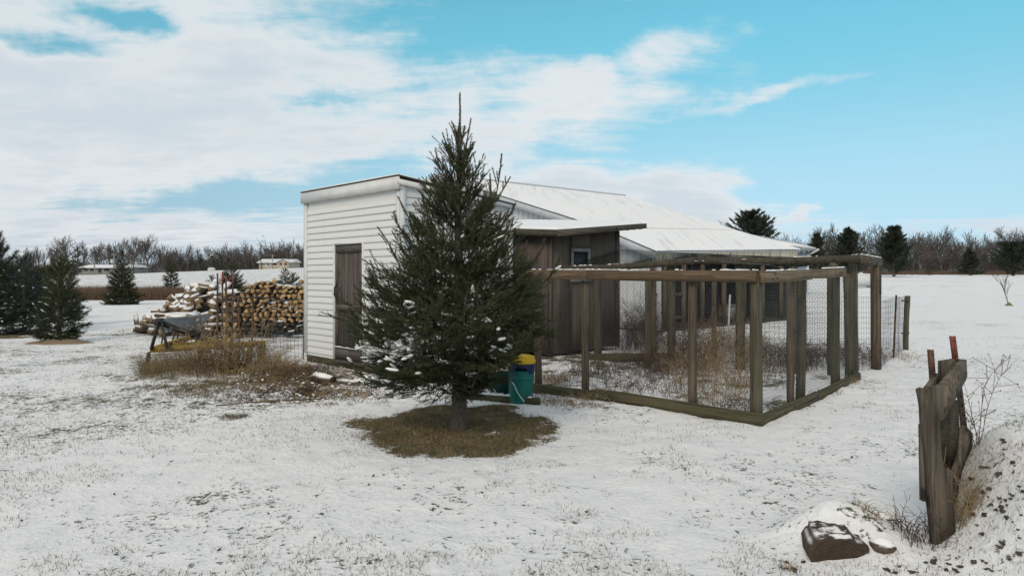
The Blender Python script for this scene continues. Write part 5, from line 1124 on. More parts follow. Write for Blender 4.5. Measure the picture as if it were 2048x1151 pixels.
def log_mesh(seed, mats, L=.42, r=.071, kind=None):
    """slots: bark, split face, end grain"""
    v, n, be = log_variant(seed, L, r, kind); m = MB(); fb = [(i * n + q, i * n + (q + 1) % n, (i + 1) * n + (q + 1) % n, (i + 1) * n + q) for i in range(2) for q in range(n) if q in be]; fs = [(i * n + q, i * n + (q + 1) % n, (i + 1) * n + (q + 1) % n, (i + 1) * n + q) for i in range(2) for q in range(n) if q not in be]
    n0 = m.n; m.v.append(v); m.n += len(v)
    for ff, mi in ((fb, 0), (fs, 1)):
        if ff: m.f.append(np.array(ff)); m.mi.append(np.full(len(ff), mi))
    m.f.append(np.array([list(range(n))[::-1]])); m.mi.append(np.array([2])); m.f.append(np.array([[2 * n + q for q in range(n)]])); m.mi.append(np.array([2]))
    return m.mesh('firewood_log', mats)
V_new = [log_mesh(100 + i, ['bark', 'splitwood', 'endgrain']) for i in range(16)]; V_top = [log_mesh(100 + i, ['bark_snowy', 'split_snowy', 'endgrain']) for i in range(16)]
V_old = [log_mesh(130 + i, ['bark', 'endgrain_old', 'endgrain_old']) for i in range(6)]; V_pile = [log_mesh(150 + i, ['bark_snowy', 'split_snowy', 'splitwood'], .46, .08) for i in range(14)]
rr = random.Random(17); row = 0; z = .06; Y0 = 16.0
top_h = lambda x: 1.30 - .16 * max(0, (-6.0 - x)) / .5 + .05 * math.sin(x * 5)
while z < 1.36:
    k_ = 0; x = -6.46 + rr.uniform(0, .06) + (.07 if row % 2 else 0)
    while x < -4.9:
        if z < top_h(x):
            old = z < .30; last = z + .14 > top_h(x); me_ = rr.choice(V_old if old else V_top if last else V_new)
            o = link('firewood_log', me_); o.location = (x, Y0 + .2 + rr.uniform(-.055, .055), z + .045 + rr.uniform(-.012, .012)); o.rotation_euler = (rr.uniform(-.03, .03), rr.uniform(0, 6.28), rr.uniform(-.06, .06)); s = rr.uniform(.66, 1.08); o.scale = (s, 1, s * rr.uniform(.85, 1.1))
            if old: tag(o, 'grey weathered log, %s row up, %s from the left in the neat wood stack' % (ORD[row], ORD[k_]), 'log', 'old logs under the neat wood stack')
            elif last: tag(o, 'snow dusted log in row %s, %s from the left, topping the neat stack' % (ORD[row], ORD[k_]), 'log', 'top logs of the neat wood stack')
            else: tag(o, 'tan split log end, %s row up, %s from the left in the neat wood stack' % (ORD[row], ORD[k_]), 'log', 'split logs in the neat wood stack')
        k_ += 1; x += rr.uniform(.115, .150)
    z += .112; row += 1
# cross-laid tower at the stack's end
for k in range(9):
    for j in range(2):
        o = link('firewood_log', rr.choice(V_new if k < 8 else V_top)); o.location = (-6.70 + (j * .22 - .12 if k % 2 == 0 else 0), 16.0 + (0 if k % 2 == 0 else j * .24 - .12) + .12, .07 + k * .122); o.rotation_euler = (0, rr.uniform(0, 6.28), 0 if k % 2 == 0 else math.pi / 2); tag(o, 'split log of the crosswise end tower, %s layer up, %s one' % (ORD[k], ('left or front', 'right or rear')[j]), 'log', 'crosswise logs ending the wood stack')
# loose heap
PX0, PY0 = -8.15, 17.6
def heap_h(x, y): return max(0., 1.22 * (1 - ((abs(x - PX0 - .2) / 1.75) ** 1.4 + (abs(y - PY0) / 1.25) ** 1.6)))
n = 0; rr = random.Random(23); spots = []
for ring in range(4000):
    if len(spots) >= 150: break
    x = PX0 + rr.uniform(-1.7, 2.0); y = PY0 + rr.uniform(-1.15, .7); h = heap_h(x, y)
    if h <= .02: continue
    if any((x - a) ** 2 + (y - b) ** 2 + (h - c) ** 2 < .0225 for a, b, c in spots): continue
    spots.append((x, y, h))
for x, y, h in spots:
    o = link('firewood_log', rr.choice(V_pile)); o.location = (x, y, GNEAR((x, y)) + h + .05); ya = rr.uniform(0, 6.28) if rr.random() < .5 else math.atan2(y - PY0, x - PX0) + math.pi / 2 + rr.gauss(0, .6)
    o.rotation_euler = (rr.gauss(-.25, .32), rr.uniform(0, 6.28), ya); s = rr.uniform(.9, 1.3); o.scale = (s, rr.uniform(.9, 1.25), s); tag(o, 'snow covered split log in the loose heap behind the wheelbarrow', 'log', 'logs in the loose snowy heap')
# unseen core added to the heap so that no light shows through
m = MB(); N = 16; gxs = np.linspace(-1.8, 2.1, N); gys = np.linspace(-1.2, 1.2, N); vv = [(PX0 + a, PY0 + b, max(-.05, heap_h(PX0 + a, PY0 + b) - .12)) for b in gys for a in gxs]; m.add(vv, [(j * N + i, j * N + i + 1, (j + 1) * N + i + 1, (j + 1) * N + i) for j in range(N - 1) for i in range(N - 1)]); tag(wobj(m, 'heap_filler', 'bark', (PX0, PY0, 0)), 'dark filler sheet added under the loose log heap to stop light', 'bark', kind='stuff')
q = G(292, 655)
for px, py, ya in ((285, 652, .3), (300, 656, 1.2), (272, 650, 2.0)):
    q = G(px, py); o = link('firewood_log', V_pile[3]); o.location = (q[0], q[1], q[2] + .14); o.rotation_euler = (1.4, .4, ya); tag(o, 'split log standing at the left foot of the loose heap', 'log', 'logs at the foot of the loose heap')

# ------------------------------------------------------------------ wheelbarrow
q = G(368, 694); wb = thing('wheelbarrow', 'grey metal wheelbarrow with firewood before the loose heap', 'wheelbarrow', tuple(q), math.radians(-12))
def tub(m, zb, zt, bl, bw, tl_, tw, nose):
    v = [(-bl, -bw, zb), (bl * .8, -bw, zb), (bl * .8, bw, zb), (-bl, bw, zb), (-tl_, -tw, zt - .02), (tl_ + nose, -tw * .92, zt + .06), (tl_ + nose, tw * .92, zt + .06), (-tl_, tw, zt - .02)]
    m.add(v, [(0, 1, 2, 3), (0, 4, 5, 1), (1, 5, 6, 2), (2, 6, 7, 3), (3, 7, 4, 0)])
m = MB(); tub(m, .34, .60, .26, .22, .40, .33, .06); m.link('tub', 'galvanised', wb)
rim = [(-.40, -.33, .58), (.46, -.304, .66), (.46, .304, .66), (-.40, .33, .58)]; m = MB(); m.tubes(rim, rim[1:] + rim[:1], .012, .012, 6); m.link('rim', 'galvanised', wb)
m = MB(); c = (.46, 0, .19); m.v = []; k = 20
for rr_, hw, mi in ((.185, .04, 0),):
    ring = []; 
    for i in range(k):
        a = i / k * 2 * math.pi
        for r_, y in ((.10, -.03), (.17, -.04), (.19, -.02), (.19, .02), (.17, .04), (.10, .03)): ring.append((c[0] + r_ * math.cos(a), y, c[2] + r_ * math.sin(a)))
    m.add(ring, [(i * 6 + j, ((i + 1) % k) * 6 + j, ((i + 1) % k) * 6 + (j + 1) % 6, i * 6 + (j + 1) % 6) for i in range(k) for j in range(6)])
wh = m.link('wheel', 'black_paint', wb, True); m = MB(); m.cyl((c[0], -.025, c[2]), (c[0], .025, c[2]), .102, .102, 14); m.link('rim', 'steel_rust', wh)
for s in (-1, 1):
    m = MB(); m.beam((-.95, s * .28, .50), (.52, s * .06, .21), .04, .045); m.link('handle', 'barnwood', wb); m = MB(); pp = [(-.30, s * .22, .36), (-.36, s * .23, .0), (-.18, s * .22, .0), (-.05, s * .18, .32)]; m.tubes(pp[:-1], pp[1:], .016, .016, 6); m.link('leg', 'black_paint', wb)
m = MB(); rngs = np.random.default_rng(3); lumps(m, [np.array([-.15, 0, .55]), np.array([.15, .05, .56]), np.array([.3, -.1, .58])], [np.array([1., .2, 0])] * 3, [.2, .18, .12], [.2, .2, .12], [.05, .05, .04], rngs); m.link('snow', 'snow', wb, True)['kind'] = 'stuff'
cw, sw = math.cos(math.radians(-12)), math.sin(math.radians(-12))
for i, (lx, ly, lz, ya) in enumerate(((-.12, -.05, .60, 1.3), (.12, .06, .61, 1.0), (.27, -.06, .66, .2), (.0, .12, .66, 1.7))):
    o = link('firewood_log', V_pile[i + 2]); o.location = (q[0] + lx * cw - ly * sw, q[1] + lx * sw + ly * cw, q[2] + lz); o.rotation_euler = (rr.uniform(-.15, .15), rr.uniform(0, 6), ya); tag(o, 'snowy split log lying in the wheelbarrow tub', 'log', 'logs in the wheelbarrow')

# ------------------------------------------------------------------ steel stakes and wire panel by the wood stack
for px, bp, Y, tp, lb, ln in ((435, 655, 13.3, 546, 'dark steel stake with red tip, leftmost of the stakes by the wood', .0), (444, 668, 13.0, 544, 'red topped steel stake, second from left by the wood', .01), (453, 680, 13.6, 550, 'red topped steel stake, third from left by the wood', -.01), (464, 684, 13.9, 549, 'red topped steel stake just left of the stack end', .02), (479, 676, 13.0, 592, 'short rusty steel stake at the left end of the wire panel', -.02), (503, 672, 13.2, 585, 'rusty steel stake standing in front of the log stack', .03)):
    b_ = at(px, bp, Y); b_[2] = GNEAR(b_); tp_ = at(px, tp, Y); h = tp_[2] - b_[2]; m = MB(); tpost_mesh(m, b_, h, 0, 1, (ln, 0), .22, R.uniform(-.6, .6)); o = wobj(m, 'steel_stake', ['steel_dark', 'steel_red'] if px < 470 else ['steel_rust', 'steel_rust'], tuple(b_)); tag(o, lb, 'stake', 'steel stakes by the wood stack')
wp = wthing('wire_fence', 'dark welded wire panel standing between the log stack and the shed', 'wire fence', (-4.6, 12.0, 0))
path = np.array([(-5.55, 13.2), (-4.9, 12.75), (-4.05, 12.15), (-3.72, 11.95), (-3.62, 11.70)]); seg = np.linalg.norm(np.diff(path, axis=0), axis=1); cum = np.concatenate([[0], np.cumsum(seg)]); LT = cum[-1]
def WP(u, v):
    x = np.interp(u, cum, path[:, 0]); y = np.interp(u, cum, path[:, 1]); return np.stack([x + .02 * np.sin(v * 3 + u * 2), y + .03 * np.sin(u * 4 + v * 2), gh_base(x, y) + .03 + v * (1 - .02 * np.sin(u * 5))], -1)
part(grid_wire(WP, LT, 1.02, .10, .072, .0022, 8), 'wire_mesh', 'wire_dark', wp)
m = MB(); p = WP(np.linspace(0, LT, 20), np.full(20, 1.02)); m.tubes(p[:-1], p[1:], .009, .009, 4); part(m, 'top_wire', 'wire_dark', wp)
m = MB(); p = WP(np.full(6, LT), np.linspace(0, 1.02, 6)); m.tubes(p[:-1], p[1:], .007, .007, 4); part(m, 'end_wire', 'wire_dark', wp)
# loose curl of the same wire in front
def WC(u, v):
    a = u / .35; return np.stack([-4.55 + .26 * np.cos(a) + v * .55, 11.95 + .20 * np.sin(a) - v * .1, gh_base(-4.5, 11.9) + .24 + .20 * np.sin(a * 1.0 + .3) + .02 * v], -1)
wc = grid_wire(WC, 2.1, .9, .08, .06, .0022, 6); tag(wobj(wc, 'wire_roll', 'wire_dark', (-4.3, 11.9, 0)), 'loose roll of welded wire lying in snow left of the shed', 'wire roll')

# ------------------------------------------------------------------ yellow farm implement
Yi = 10.6; base = G(400, 740); imp = wthing('farm_implement', 'rusty yellow tractor implement with black hitch mast among dead weeds', 'implement', (base[0], base[1], 0))
ip = lambda px, py, Y: at(px, py, Y)
a0, a1 = ip(300, 699, 10.4), ip(531, 686, 11.1); c0 = ip(384, 673, 11.6)
m = MB(); m.beam(a0, a1, .075, .085); fr = part(m, 'front_beam', 'yellow_paint', imp)
m = MB()
for k in range(9):
    p = a0 + (a1 - a0) * (.1 + .1 * k); m.cyl(p + (0, -.045, .0), p + (0, -.055, .0), .012, .012, 6)
sub(m, 'bolts', 'steel_dark', fr, imp)
m = MB(); m.beam(a0 + (.02, .08, .0), c0, .075, .080); part(m, 'side_beam', 'yellow_paint', imp)
m = MB(); m.beam(c0 + (.03, -.02, 0), ip(470, 690, 10.95), .075, .08); part(m, 'side_beam', 'yellow_paint', imp)
m = MB(); m.beam(ip(345, 690, 10.9), ip(455, 683, 11.3), .06, .07); part(m, 'cross_beam', 'yellow_paint', imp)
top = ip(319, 640, 10.6); m = MB(); m.beam(ip(302, 699, 10.33), top, .022, .065); part(m, 'mast_leg', 'black_paint', imp); m = MB(); m.beam(ip(335, 699, 10.40), top + (.02, 0, 0), .022, .07); part(m, 'mast_leg', 'black_paint', imp)
m = MB(); m.box(top[0] - .05, top[0] + .05, top[1] - .04, top[1] + .04, top[2] - .08, top[2] + .03); part(m, 'mast_head', 'black_paint', imp)
m = MB(); m.beam(top + (.02, .03, -.05), ip(432, 687, 11.3), .05, .085); part(m, 'brace', 'black_paint', imp)
m = MB(); m.beam(ip(402, 693, 10.75), ip(406, 722, 10.75), .10, .09); part(m, 'shank', 'black_paint', imp)
m = MB(); m.box(*(lambda p: (p[0] - .055, p[0] + .055, p[1] - .05, p[1] + .05, p[2] - .16, p[2] + .10))(ip(523, 703, 11.0))); part(m, 'end_bracket', 'black_paint', imp)
m = MB(); m.beam(ip(500, 694, 11.0), ip(497, 722, 10.9), .07, .06); part(m, 'shank', 'yellow_paint', imp)
m = MB(); m.beam(ip(437, 739, 9.9), ip(528, 731, 10.3), .06, .07); part(m, 'lower_bar', 'yellow_paint', imp)
m = MB(); m.beam(ip(446, 741, 9.8), ip(430, 768, 9.7), .03, .09); part(m, 'yellow_plate', 'yellow_paint', imp)
def disc(cen, r, nrm, nm, thick=.012):
    m = MB(); nrm = np.array(nrm, float); nrm /= np.linalg.norm(nrm); m.cyl(np.array(cen) - nrm * thick, np.array(cen) + nrm * thick, r, r * .96, 20); part(m, nm, 'rust', imp)
p = ip(474, 768, 9.75); p[2] = max(p[2], .08); disc(p, .155, (.3, -1, .15), 'disc_blade'); p = ip(296, 722, 10.5); disc(p, .15, (-.8, -.6, .1), 'disc_blade')

# ------------------------------------------------------------------ plank guard round steel posts, right foreground
pg = wthing('plank_guard', 'weathered plank box round two steel posts at lower right', 'post', (2.34, 3.65, 0))
def slab(pts_front, thick, name, mt, nrm):
    """a sawn plank from its outline: prism of the outline along nrm"""
    nrm = np.array(nrm, float); nrm = nrm / np.linalg.norm(nrm) * thick; F = [np.array(p, float) for p in pts_front]; n = len(F); m = MB(); v = F + [p + nrm for p in F]; m.poly(v, [tuple(range(n))[::-1], tuple(range(n, 2 * n))] + [(i, (i + 1) % n, (i + 1) % n + n, i + n) for i in range(n)]); return part(m, name, mt, pg)
fpl = [(1873, 1112), (1870, 1060), (1864, 1010), (1861, 960), (1856, 900), (1855, 885), (1851, 850), (1849, 812), (1843, 779), (1851, 776), (1856, 779), (1866, 773), (1874, 775), (1887, 769), (1889, 838), (1880, 843), (1882, 872), (1883, 905), (1886, 922), (1891, 934), (1897, 936), (1905, 941), (1907, 1000), (1912, 1060), (1909, 1098), (1890, 1108)]
fy = lambda py: 3.60 + .00005 * (1112 - py)
slab([at(px, py, fy(py)) for px, py in fpl], .04, 'plank', 'plank', (-.25, 1, 0))
slab([at(px, py, 3.655) for px, py in ((1857, 892), (1853, 900), (1855, 1000), (1864, 1060), (1866, 985), (1861, 900))], .025, 'plank', 'plank', (.3, 1, 0))
# left side board going back, right side board going back and rising
def sideboard(p0, p1, p2, p3, thick, nm, mt): return slab([p0, p1, p2, p3], thick, nm, mt, np.cross(np.array(p1) - np.array(p0), np.array(p3) - np.array(p0)))
sideboard(at(1842, 812, 3.63), at(1868, 782, 3.98), at(1869, 745, 3.98), at(1843, 779, 3.63), .025, 'side_board', 'plank_x')
rb0 = [at(1889, 838, 3.62), at(1932, 760, 4.05), at(1935, 752, 4.06), at(1933, 719, 4.06), at(1928, 719, 4.04), at(1887, 771, 3.62)]
slab(rb0, .028, 'side_board', 'plank_x', (-.75, .6, .05))
slab([at(1880, 775, 4.0), at(1912, 768, 4.02), at(1911, 717, 4.02), at(1881, 722, 4.0)], .025, 'back_board', 'plank', (0, 1, 0))
slab([at(1866, 1015, 3.92), at(1898, 1010, 3.92), at(1896, 905, 3.92), at(1897, 772, 3.92), at(1890, 768, 3.92), at(1884, 774, 3.92), at(1866, 770, 3.92)], .03, 'back_board', 'dark_beam', (0, 1, 0))  # this board and the next coloured darker to paint in the box's inner shade
slab([at(1897, 1005, 3.94), at(1921, 990, 3.96), at(1920, 880, 3.96), at(1917, 800, 3.96), at(1900, 795, 3.94)], .03, 'back_board', 'dark_beam', (0, 1, 0))
slab([at(1858, 1040, 3.70), at(1868, 1000, 3.90), at(1866, 780, 3.95), at(1850, 800, 3.68), at(1852, 900, 3.68)], .03, 'side_board', 'plank', (1, -.1, 0))
slab([at(1909, 985, 3.72), at(1925, 950, 3.95), at(1944, 900, 4.05), at(1946, 868, 4.05), at(1937, 856, 4.03), at(1926, 905, 3.9), at(1910, 945, 3.72)], .026, 'lower_board', 'plank', (-.6, .8, 0))
slab([at(1906, 1000, 3.66), at(1914, 1010, 3.67), at(1926, 900, 3.72), at(1929, 850, 3.74), at(1922, 858, 3.74), at(1917, 905, 3.72), at(1905, 945, 3.67)], .02, 'broken_slat', 'plank', (0, 1, 0))
m = MB(); m.beam(at(1848, 1000, 3.66), at(1846, 848, 3.66), .03, .035); m.v = m.v; part(m, 'cleat', 'plank', pg)
m = MB(); b_ = at(1893, 960, 3.80); b_[2] = -.05; tp_ = at(1863, 699, 3.90); tpost_mesh(m, b_, tp_[2] - b_[2], 0, 1, (tp_[0] - b_[0], tp_[1] - b_[1]), .14, .4); part(m, 'steel_post', ['steel_dark', 'steel_rust'], pg)
m = MB(); b_ = at(1930, 860, 4.06); tp_ = at(1906, 672, 4.02); dirv = (tp_ - b_); b2 = b_ - dirv * (b_[2] + .1) / dirv[2]; tpost_mesh(m, b2, tp_[2] - b2[2], 0, 1, (tp_[0] - b2[0], tp_[1] - b2[1]), .14, .2); part(m, 'steel_post', ['steel_dark', 'steel_red'], pg)
s_ = snow_bits(at(1893, 938, 3.61), at(1903, 941, 3.61), .03, 4, .014, 1.); 
if s_: part(s_, 'snow', 'snow', pg)

# ------------------------------------------------------------------ log end and clods
def rugged(name, mats, label, cat, cen, rx, ry, rz, seed, cut=None, squash=.0, sub_=3):
    bm = bmesh.new(); bmesh.ops.create_icosphere(bm, subdivisions=sub_, radius=1); v = np.array([x.co[:] for x in bm.verts]); f = np.array([[q.index for q in p.verts] for p in bm.faces]); bm.free()
    k = 1 + .22 * fbm(v[:, 0] * 1.6 + seed, v[:, 1] * 1.6 + v[:, 2] * 2.1, 4); v = v * k[:, None] * (rx, ry, rz); m = MB(); m.add(v, f); o = m.link(name, mats, None, False, loc=tuple(cen)); return tag(o, label, cat)
q = at(1672, 1112, 3.50); k = 36; m = MB(); rg = random.Random(8); an = np.linspace(0, 2 * math.pi, k, endpoint=False); rad = [1 + .06 * math.sin(2 * a + .6) + .06 * math.sin(3 * a + 1) + .04 * math.sin(7 * a) + rg.uniform(-.06, .06) for a in an]
rings = []
for y, s in ((-.005, .86), (0, 1.), (.12, 1.04), (.30, .98), (.42, .80)):
    for a, r_ in zip(an, rad): rings.append((.150 * s * r_ * math.cos(a) + y * .28, y, .062 + .088 * s * r_ * math.sin(a)))
m.add(rings, [(i * k + j, i * k + (j + 1) % k, (i + 1) * k + (j + 1) % k, (i + 1) * k + j) for i in range(4) for j in range(k)], 0); m.f.append(np.array([list(range(k))[::-1]])); m.mi.append(np.array([1]))
lg = m.link('cut_log', ['bark_dusted', 'log_end'], None, True, (q[0], q[1], GNEAR(q) - .03)); tag(lg, 'dark cut log end poking from the snow at lower right', 'log')
q = ground_at(1765, 1118); rugged('bark_piece', 'bark_snowy', 'dark lump of bark right of the cut log end', 'bark', (q[0], q[1], q[2] + .005), .062, .06, .045, 5)
q = ground_at(1757, 1034); o = link('small_log', log_mesh(302, ['bark_snowy', 'bark', 'log_end'], .22, .05, 'half')); o.location = (q[0], q[1] + .02, q[2] + .01); o.rotation_euler = (.05, .1, 1.45); tag(o, 'small brown log half under the snow hump', 'log')
m = MB(); rng = np.random.default_rng(12); cl_ = [(1950, 1062), (1965, 1080), (1945, 1100), (2035, 1070), (2040, 1120), (1988, 1020), (2010, 1000), (2005, 1012), (1990, 1030), (1960, 985), (1938, 960), (1945, 1010), (2030, 935), (2012, 890), (1902, 1135), (1870, 1140), (1926, 1140), (1968, 1128), (2044, 1095), (1996, 955), (2040, 985), (2000, 1095), (1860, 1128), (1830, 1140), (1790, 1145), (1705, 1148), (1585, 1128), (1590, 1143), (1980, 1145), (2030, 1040), (1960, 1040), (2020, 1010), (1975, 930)]
def ray_ground(px, py):
    lo, hi = 1.5, 40.
    Ys = np.concatenate([np.linspace(2.0, 8, 240), np.linspace(8, 40, 200)]); P = np.stack([(px - 1024) / F_PX * Ys, Ys, EYE - (py - HZ) / F_PX * Ys], -1); hit = np.where(P[:, 2] <= gh(P[:, 0], P[:, 1]))[0]; return P[hit[0]] if len(hit) else P[-1]
for px, py in cl_:
    for j in range(rng.integers(1, 4)):
        p = ray_ground(px + rng.normal(0, 11), py + rng.normal(0, 6)); p[2] = GNEAR(p); s = rng.uniform(.004, .014); lumps(m, [p + (0, 0, s * .2)], [rng.normal(size=3) * (1, 1, .1)], [s * 1.5], [s], [s * .6], rng, 0, .30)
m.mi = m.mi; tag(wobj(m, 'earth_clods', 'bark', (2.7, 3.4, .2)), 'dark earth clods on the snowy bank at right', 'soil', kind='stuff')

# ------------------------------------------------------------------ weeds, brush, grass
def stems(m, cen, n, rad, h, droop, rng, r=.0025, twigs=3, mi=0, head=0., lean=(0, 0)):
    cen = np.array(cen, float); a = rng.random(n) * 6.283; rr_ = rad * np.sqrt(rng.random(n)); x = cen[0] + rr_ * np.cos(a); y = cen[1] + rr_ * np.sin(a); z = gh(x, y); P = np.stack([x, y, z - .02], -1); az_ = rng.random(n) * 6.283; H = h * rng.uniform(.45, 1.1, n); k = 5; D = np.stack([np.cos(az_) * rng.uniform(.05, .35, n) + lean[0], np.sin(az_) * rng.uniform(.05, .35, n) + lean[1], np.ones(n)], -1)
    for i in range(k):
        D = D / np.linalg.norm(D, axis=1, keepdims=True); Q = P + D * (H / k)[:, None]; Q[:, 2] = np.maximum(Q[:, 2], z + .004); m.tubes(P, Q, r * (1 - .15 * i), r * (.85 - .15 * i), 3, mi)
        if i >= 1:
            for t in range(twigs):
                s = rng.random(n) < .6; td = D[s] * .5 + rng.normal(0, .6, (s.sum(), 3)); td[:, 2] += .2; td /= np.linalg.norm(td, axis=1, keepdims=True); b0 = P[s] + (Q - P)[s] * rng.random((s.sum(), 1)); L = (H[s] * rng.uniform(.08, .28, s.sum()))[:, None]; e = b0 + td * L; e[:, 2] = np.maximum(e[:, 2], z[s] + .003); m.tubes(b0, e, r * .55, r * .4, 3, mi)
                if head:
                    hh = head * rng.uniform(.6, 1.3, (s.sum(), 1)); m.tubes(e, e + td * hh, r * 2.2, r * .6, 3, mi)
        D = D + np.stack([np.cos(az_), np.sin(az_), -np.ones(n)], -1) * droop * (i + 1) / k + rng.normal(0, .09, (n, 3)); P = Q
def weed(name, label, px, py, n, rad, h, droop, mats, seed, twigs=3, r=.0028, head=0., group=None, cat='weed', mix=.5, lean=(0, 0)):
    rng = np.random.default_rng(seed); q = ray_ground(px, py); m = MB(); stems(m, q, int(n * mix) + 1, rad, h, droop, rng, r, twigs, 0, head, lean); stems(m, q, int(n * (1 - mix)) + 1, rad * 1.1, h * .7, droop * 1.6, rng, r * .9, max(1, twigs - 1), 1, head * .7, lean); o = wobj(m, name, mats, tuple(q)); return tag(o, label, cat, group)
weed('weed_clump', 'tall tan weeds growing through the yellow implement', 462, 742, 90, .50, .95, .30, ['weed_tan', 'weed_brown'], 1, 3, .0042, .035)
weed('weed_clump', 'tall seedy weeds left of the rusty disc', 420, 752, 60, .40, .55, .45, ['weed_brown', 'weed_tan'], 51, 3, .004, .03)
weed('weed_clump', 'matted dead stalks over the lower yellow bar', 500, 752, 130, .50, .36, .9, ['weed_tan', 'grass_dry'], 52, 2, .0042)
weed('weed_clump', 'frosted dead foliage below the lower yellow bar', 560, 770, 200, .55, .26, 1.2, ['grass_dry', 'weed_brown'], 53, 1, .005)
weed('weed_clump', 'thick drooping grass clump under the hitch mast', 345, 748, 560, .45, .52, .6, ['grass_dry', 'grass_olive'], 2, 1, .0030); weed('weed_clump', 'dry grass clump left under the yellow frame', 318, 742, 300, .30, .42, .6, ['weed_brown', 'grass_olive'], 3, 1, .003)
weed('weed_clump', 'brown weed tangle between the implement bars', 505, 735, 80, .45, .40, .7, ['weed_tan', 'grass_olive'], 4, 2, .003); weed('weed_clump', 'drooping dead leaves right of the lower yellow bar', 540, 745, 180, .35, .34, 1.2, ['weed_tan', 'weed_brown'], 5, 1, .005); weed('weed_clump', 'low green brown tuft left below the implement', 388, 790, 160, .35, .20, .9, ['grass_olive', 'weed_brown'], 6, 1, .003)
weed('weed_clump', 'brown fan of dead leaves in front of the shed corner', 615, 790, 150, .17, .26, 1.1, ['weed_brown', 'grass_dry'], 7, 0, .006); weed('weed_clump', 'dark dead stalks beside the cut stump near the door', 658, 772, 90, .20, .24, 1.0, ['weed_red', 'weed_brown'], 8, 0, .007); weed('weed_clump', 'flattened dead stalks near the spruce left side', 715, 785, 70, .30, .20, 1.3, ['weed_tan', 'weed_brown'], 9, 0, .006)
weed('grass_tuft', 'green grass tuft in the snow left of the spruce patch', 470, 836, 130, .14, .12, .9, ['grass_olive', 'grass_dark'], 10, 0, .0028, 0, None, 'grass'); weed('weed_clump', 'wiry twig tangle below the implement', 480, 800, 60, .5, .28, 1.0, ['weed_brown', 'weed_red'], 11, 3, .0025)
weed('weed_clump', 'twiggy weeds at the wire panel foot', 590, 745, 80, .45, .24, .9, ['weed_brown', 'weed_tan'], 12, 2, .0028)
for i, (px, py, n, rad, h, dr, mats, tw, r_, lb) in enumerate(((500, 728, 150, .55, .48, .6, ['weed_tan', 'grass_dry'], 2, .0045, 'straw coloured grass standing behind the lower yellow bar'), (440, 735, 120, .45, .60, .45, ['weed_tan', 'weed_brown'], 3, .0042, 'straw stalks rising through the middle of the yellow frame'), (548, 752, 150, .45, .30, 1.0, ['weed_tan', 'grass_olive'], 1, .005, 'straw leaves heaped right of the implement'), (600, 758, 120, .40, .38, .8, ['weed_brown', 'weed_tan'], 3, .004, 'tangled brown brush standing left of the shed door'), (570, 750, 120, .40, .40, .8, ['weed_tan', 'weed_red'], 3, .004, 'brush heap in front of the wire panel'), (640, 790, 120, .40, .24, 1.0, ['weed_tan', 'weed_brown'], 2, .0045, 'heap of pale stalks right of the brown leaf fan'), (585, 768, 150, .45, .22, 1.2, ['weed_brown', 'weed_tan'], 2, .004, 'matted brown debris left of the shed corner'), (640, 742, 90, .30, .20, 1.0, ['weed_brown', 'grass_olive'], 2, .0035, 'short brown weeds against the shed base'), (690, 752, 110, .35, .18, 1.2, ['weed_tan', 'weed_brown'], 1, .0045, 'straw coloured stalks below the shed door'), (560, 795, 110, .5, .16, 1.2, ['weed_brown', 'weed_red'], 3, .003, 'low twig litter before the brown leaf fan'), (660, 800, 90, .5, .14, 1.2, ['weed_tan', 'weed_brown'], 2, .0035, 'scattered flat stalks between leaf fan and spruce'), (730, 800, 100, .4, .16, 1.1, ['grass_dry', 'grass_olive'], 1, .003, 'dry grass fringe at the left edge of the bare turf'), (430, 785, 160, .5, .20, 1.1, ['grass_dry', 'weed_brown'], 2, .0035, 'matted weeds below the hitch end of the implement'), (360, 770, 120, .5, .16, 1.1, ['grass_olive', 'weed_brown'], 1, .0035, 'thin grass fringe left of the implement'), (275, 660, 90, .8, .14, 1.2, ['weed_tan', 'grass_dry'], 1, .005, 'straw litter at the left foot of the log heap'), (960, 790, 80, .4, .16, 1.0, ['weed_tan', 'weed_brown'], 1, .0035, 'dry stalks behind the spruce trunk'))):
    weed('weed_clump', lb, px, py, n, rad, h, dr, mats, 70 + i, tw, r_)
# lumps of snow caught on the debris
m = MB(); rng = np.random.default_rng(90)
for i in range(260):
    px, py = (rng.uniform(470, 760), rng.uniform(735, 815)); p = ray_ground(px, py); p[2] = GNEAR(p) + rng.uniform(.0, .07); s_ = rng.uniform(.006, .020); lumps(m, [p], [rng.normal(size=3) * (1, 1, .2)], [s_ * 1.6], [s_], [s_ * .5], rng)
tag(wobj(m, 'snow_clumps', 'snow', (-2.8, 9.5, 0), True), 'clumps of snow caught in the debris before the shed', 'snow', kind='stuff')
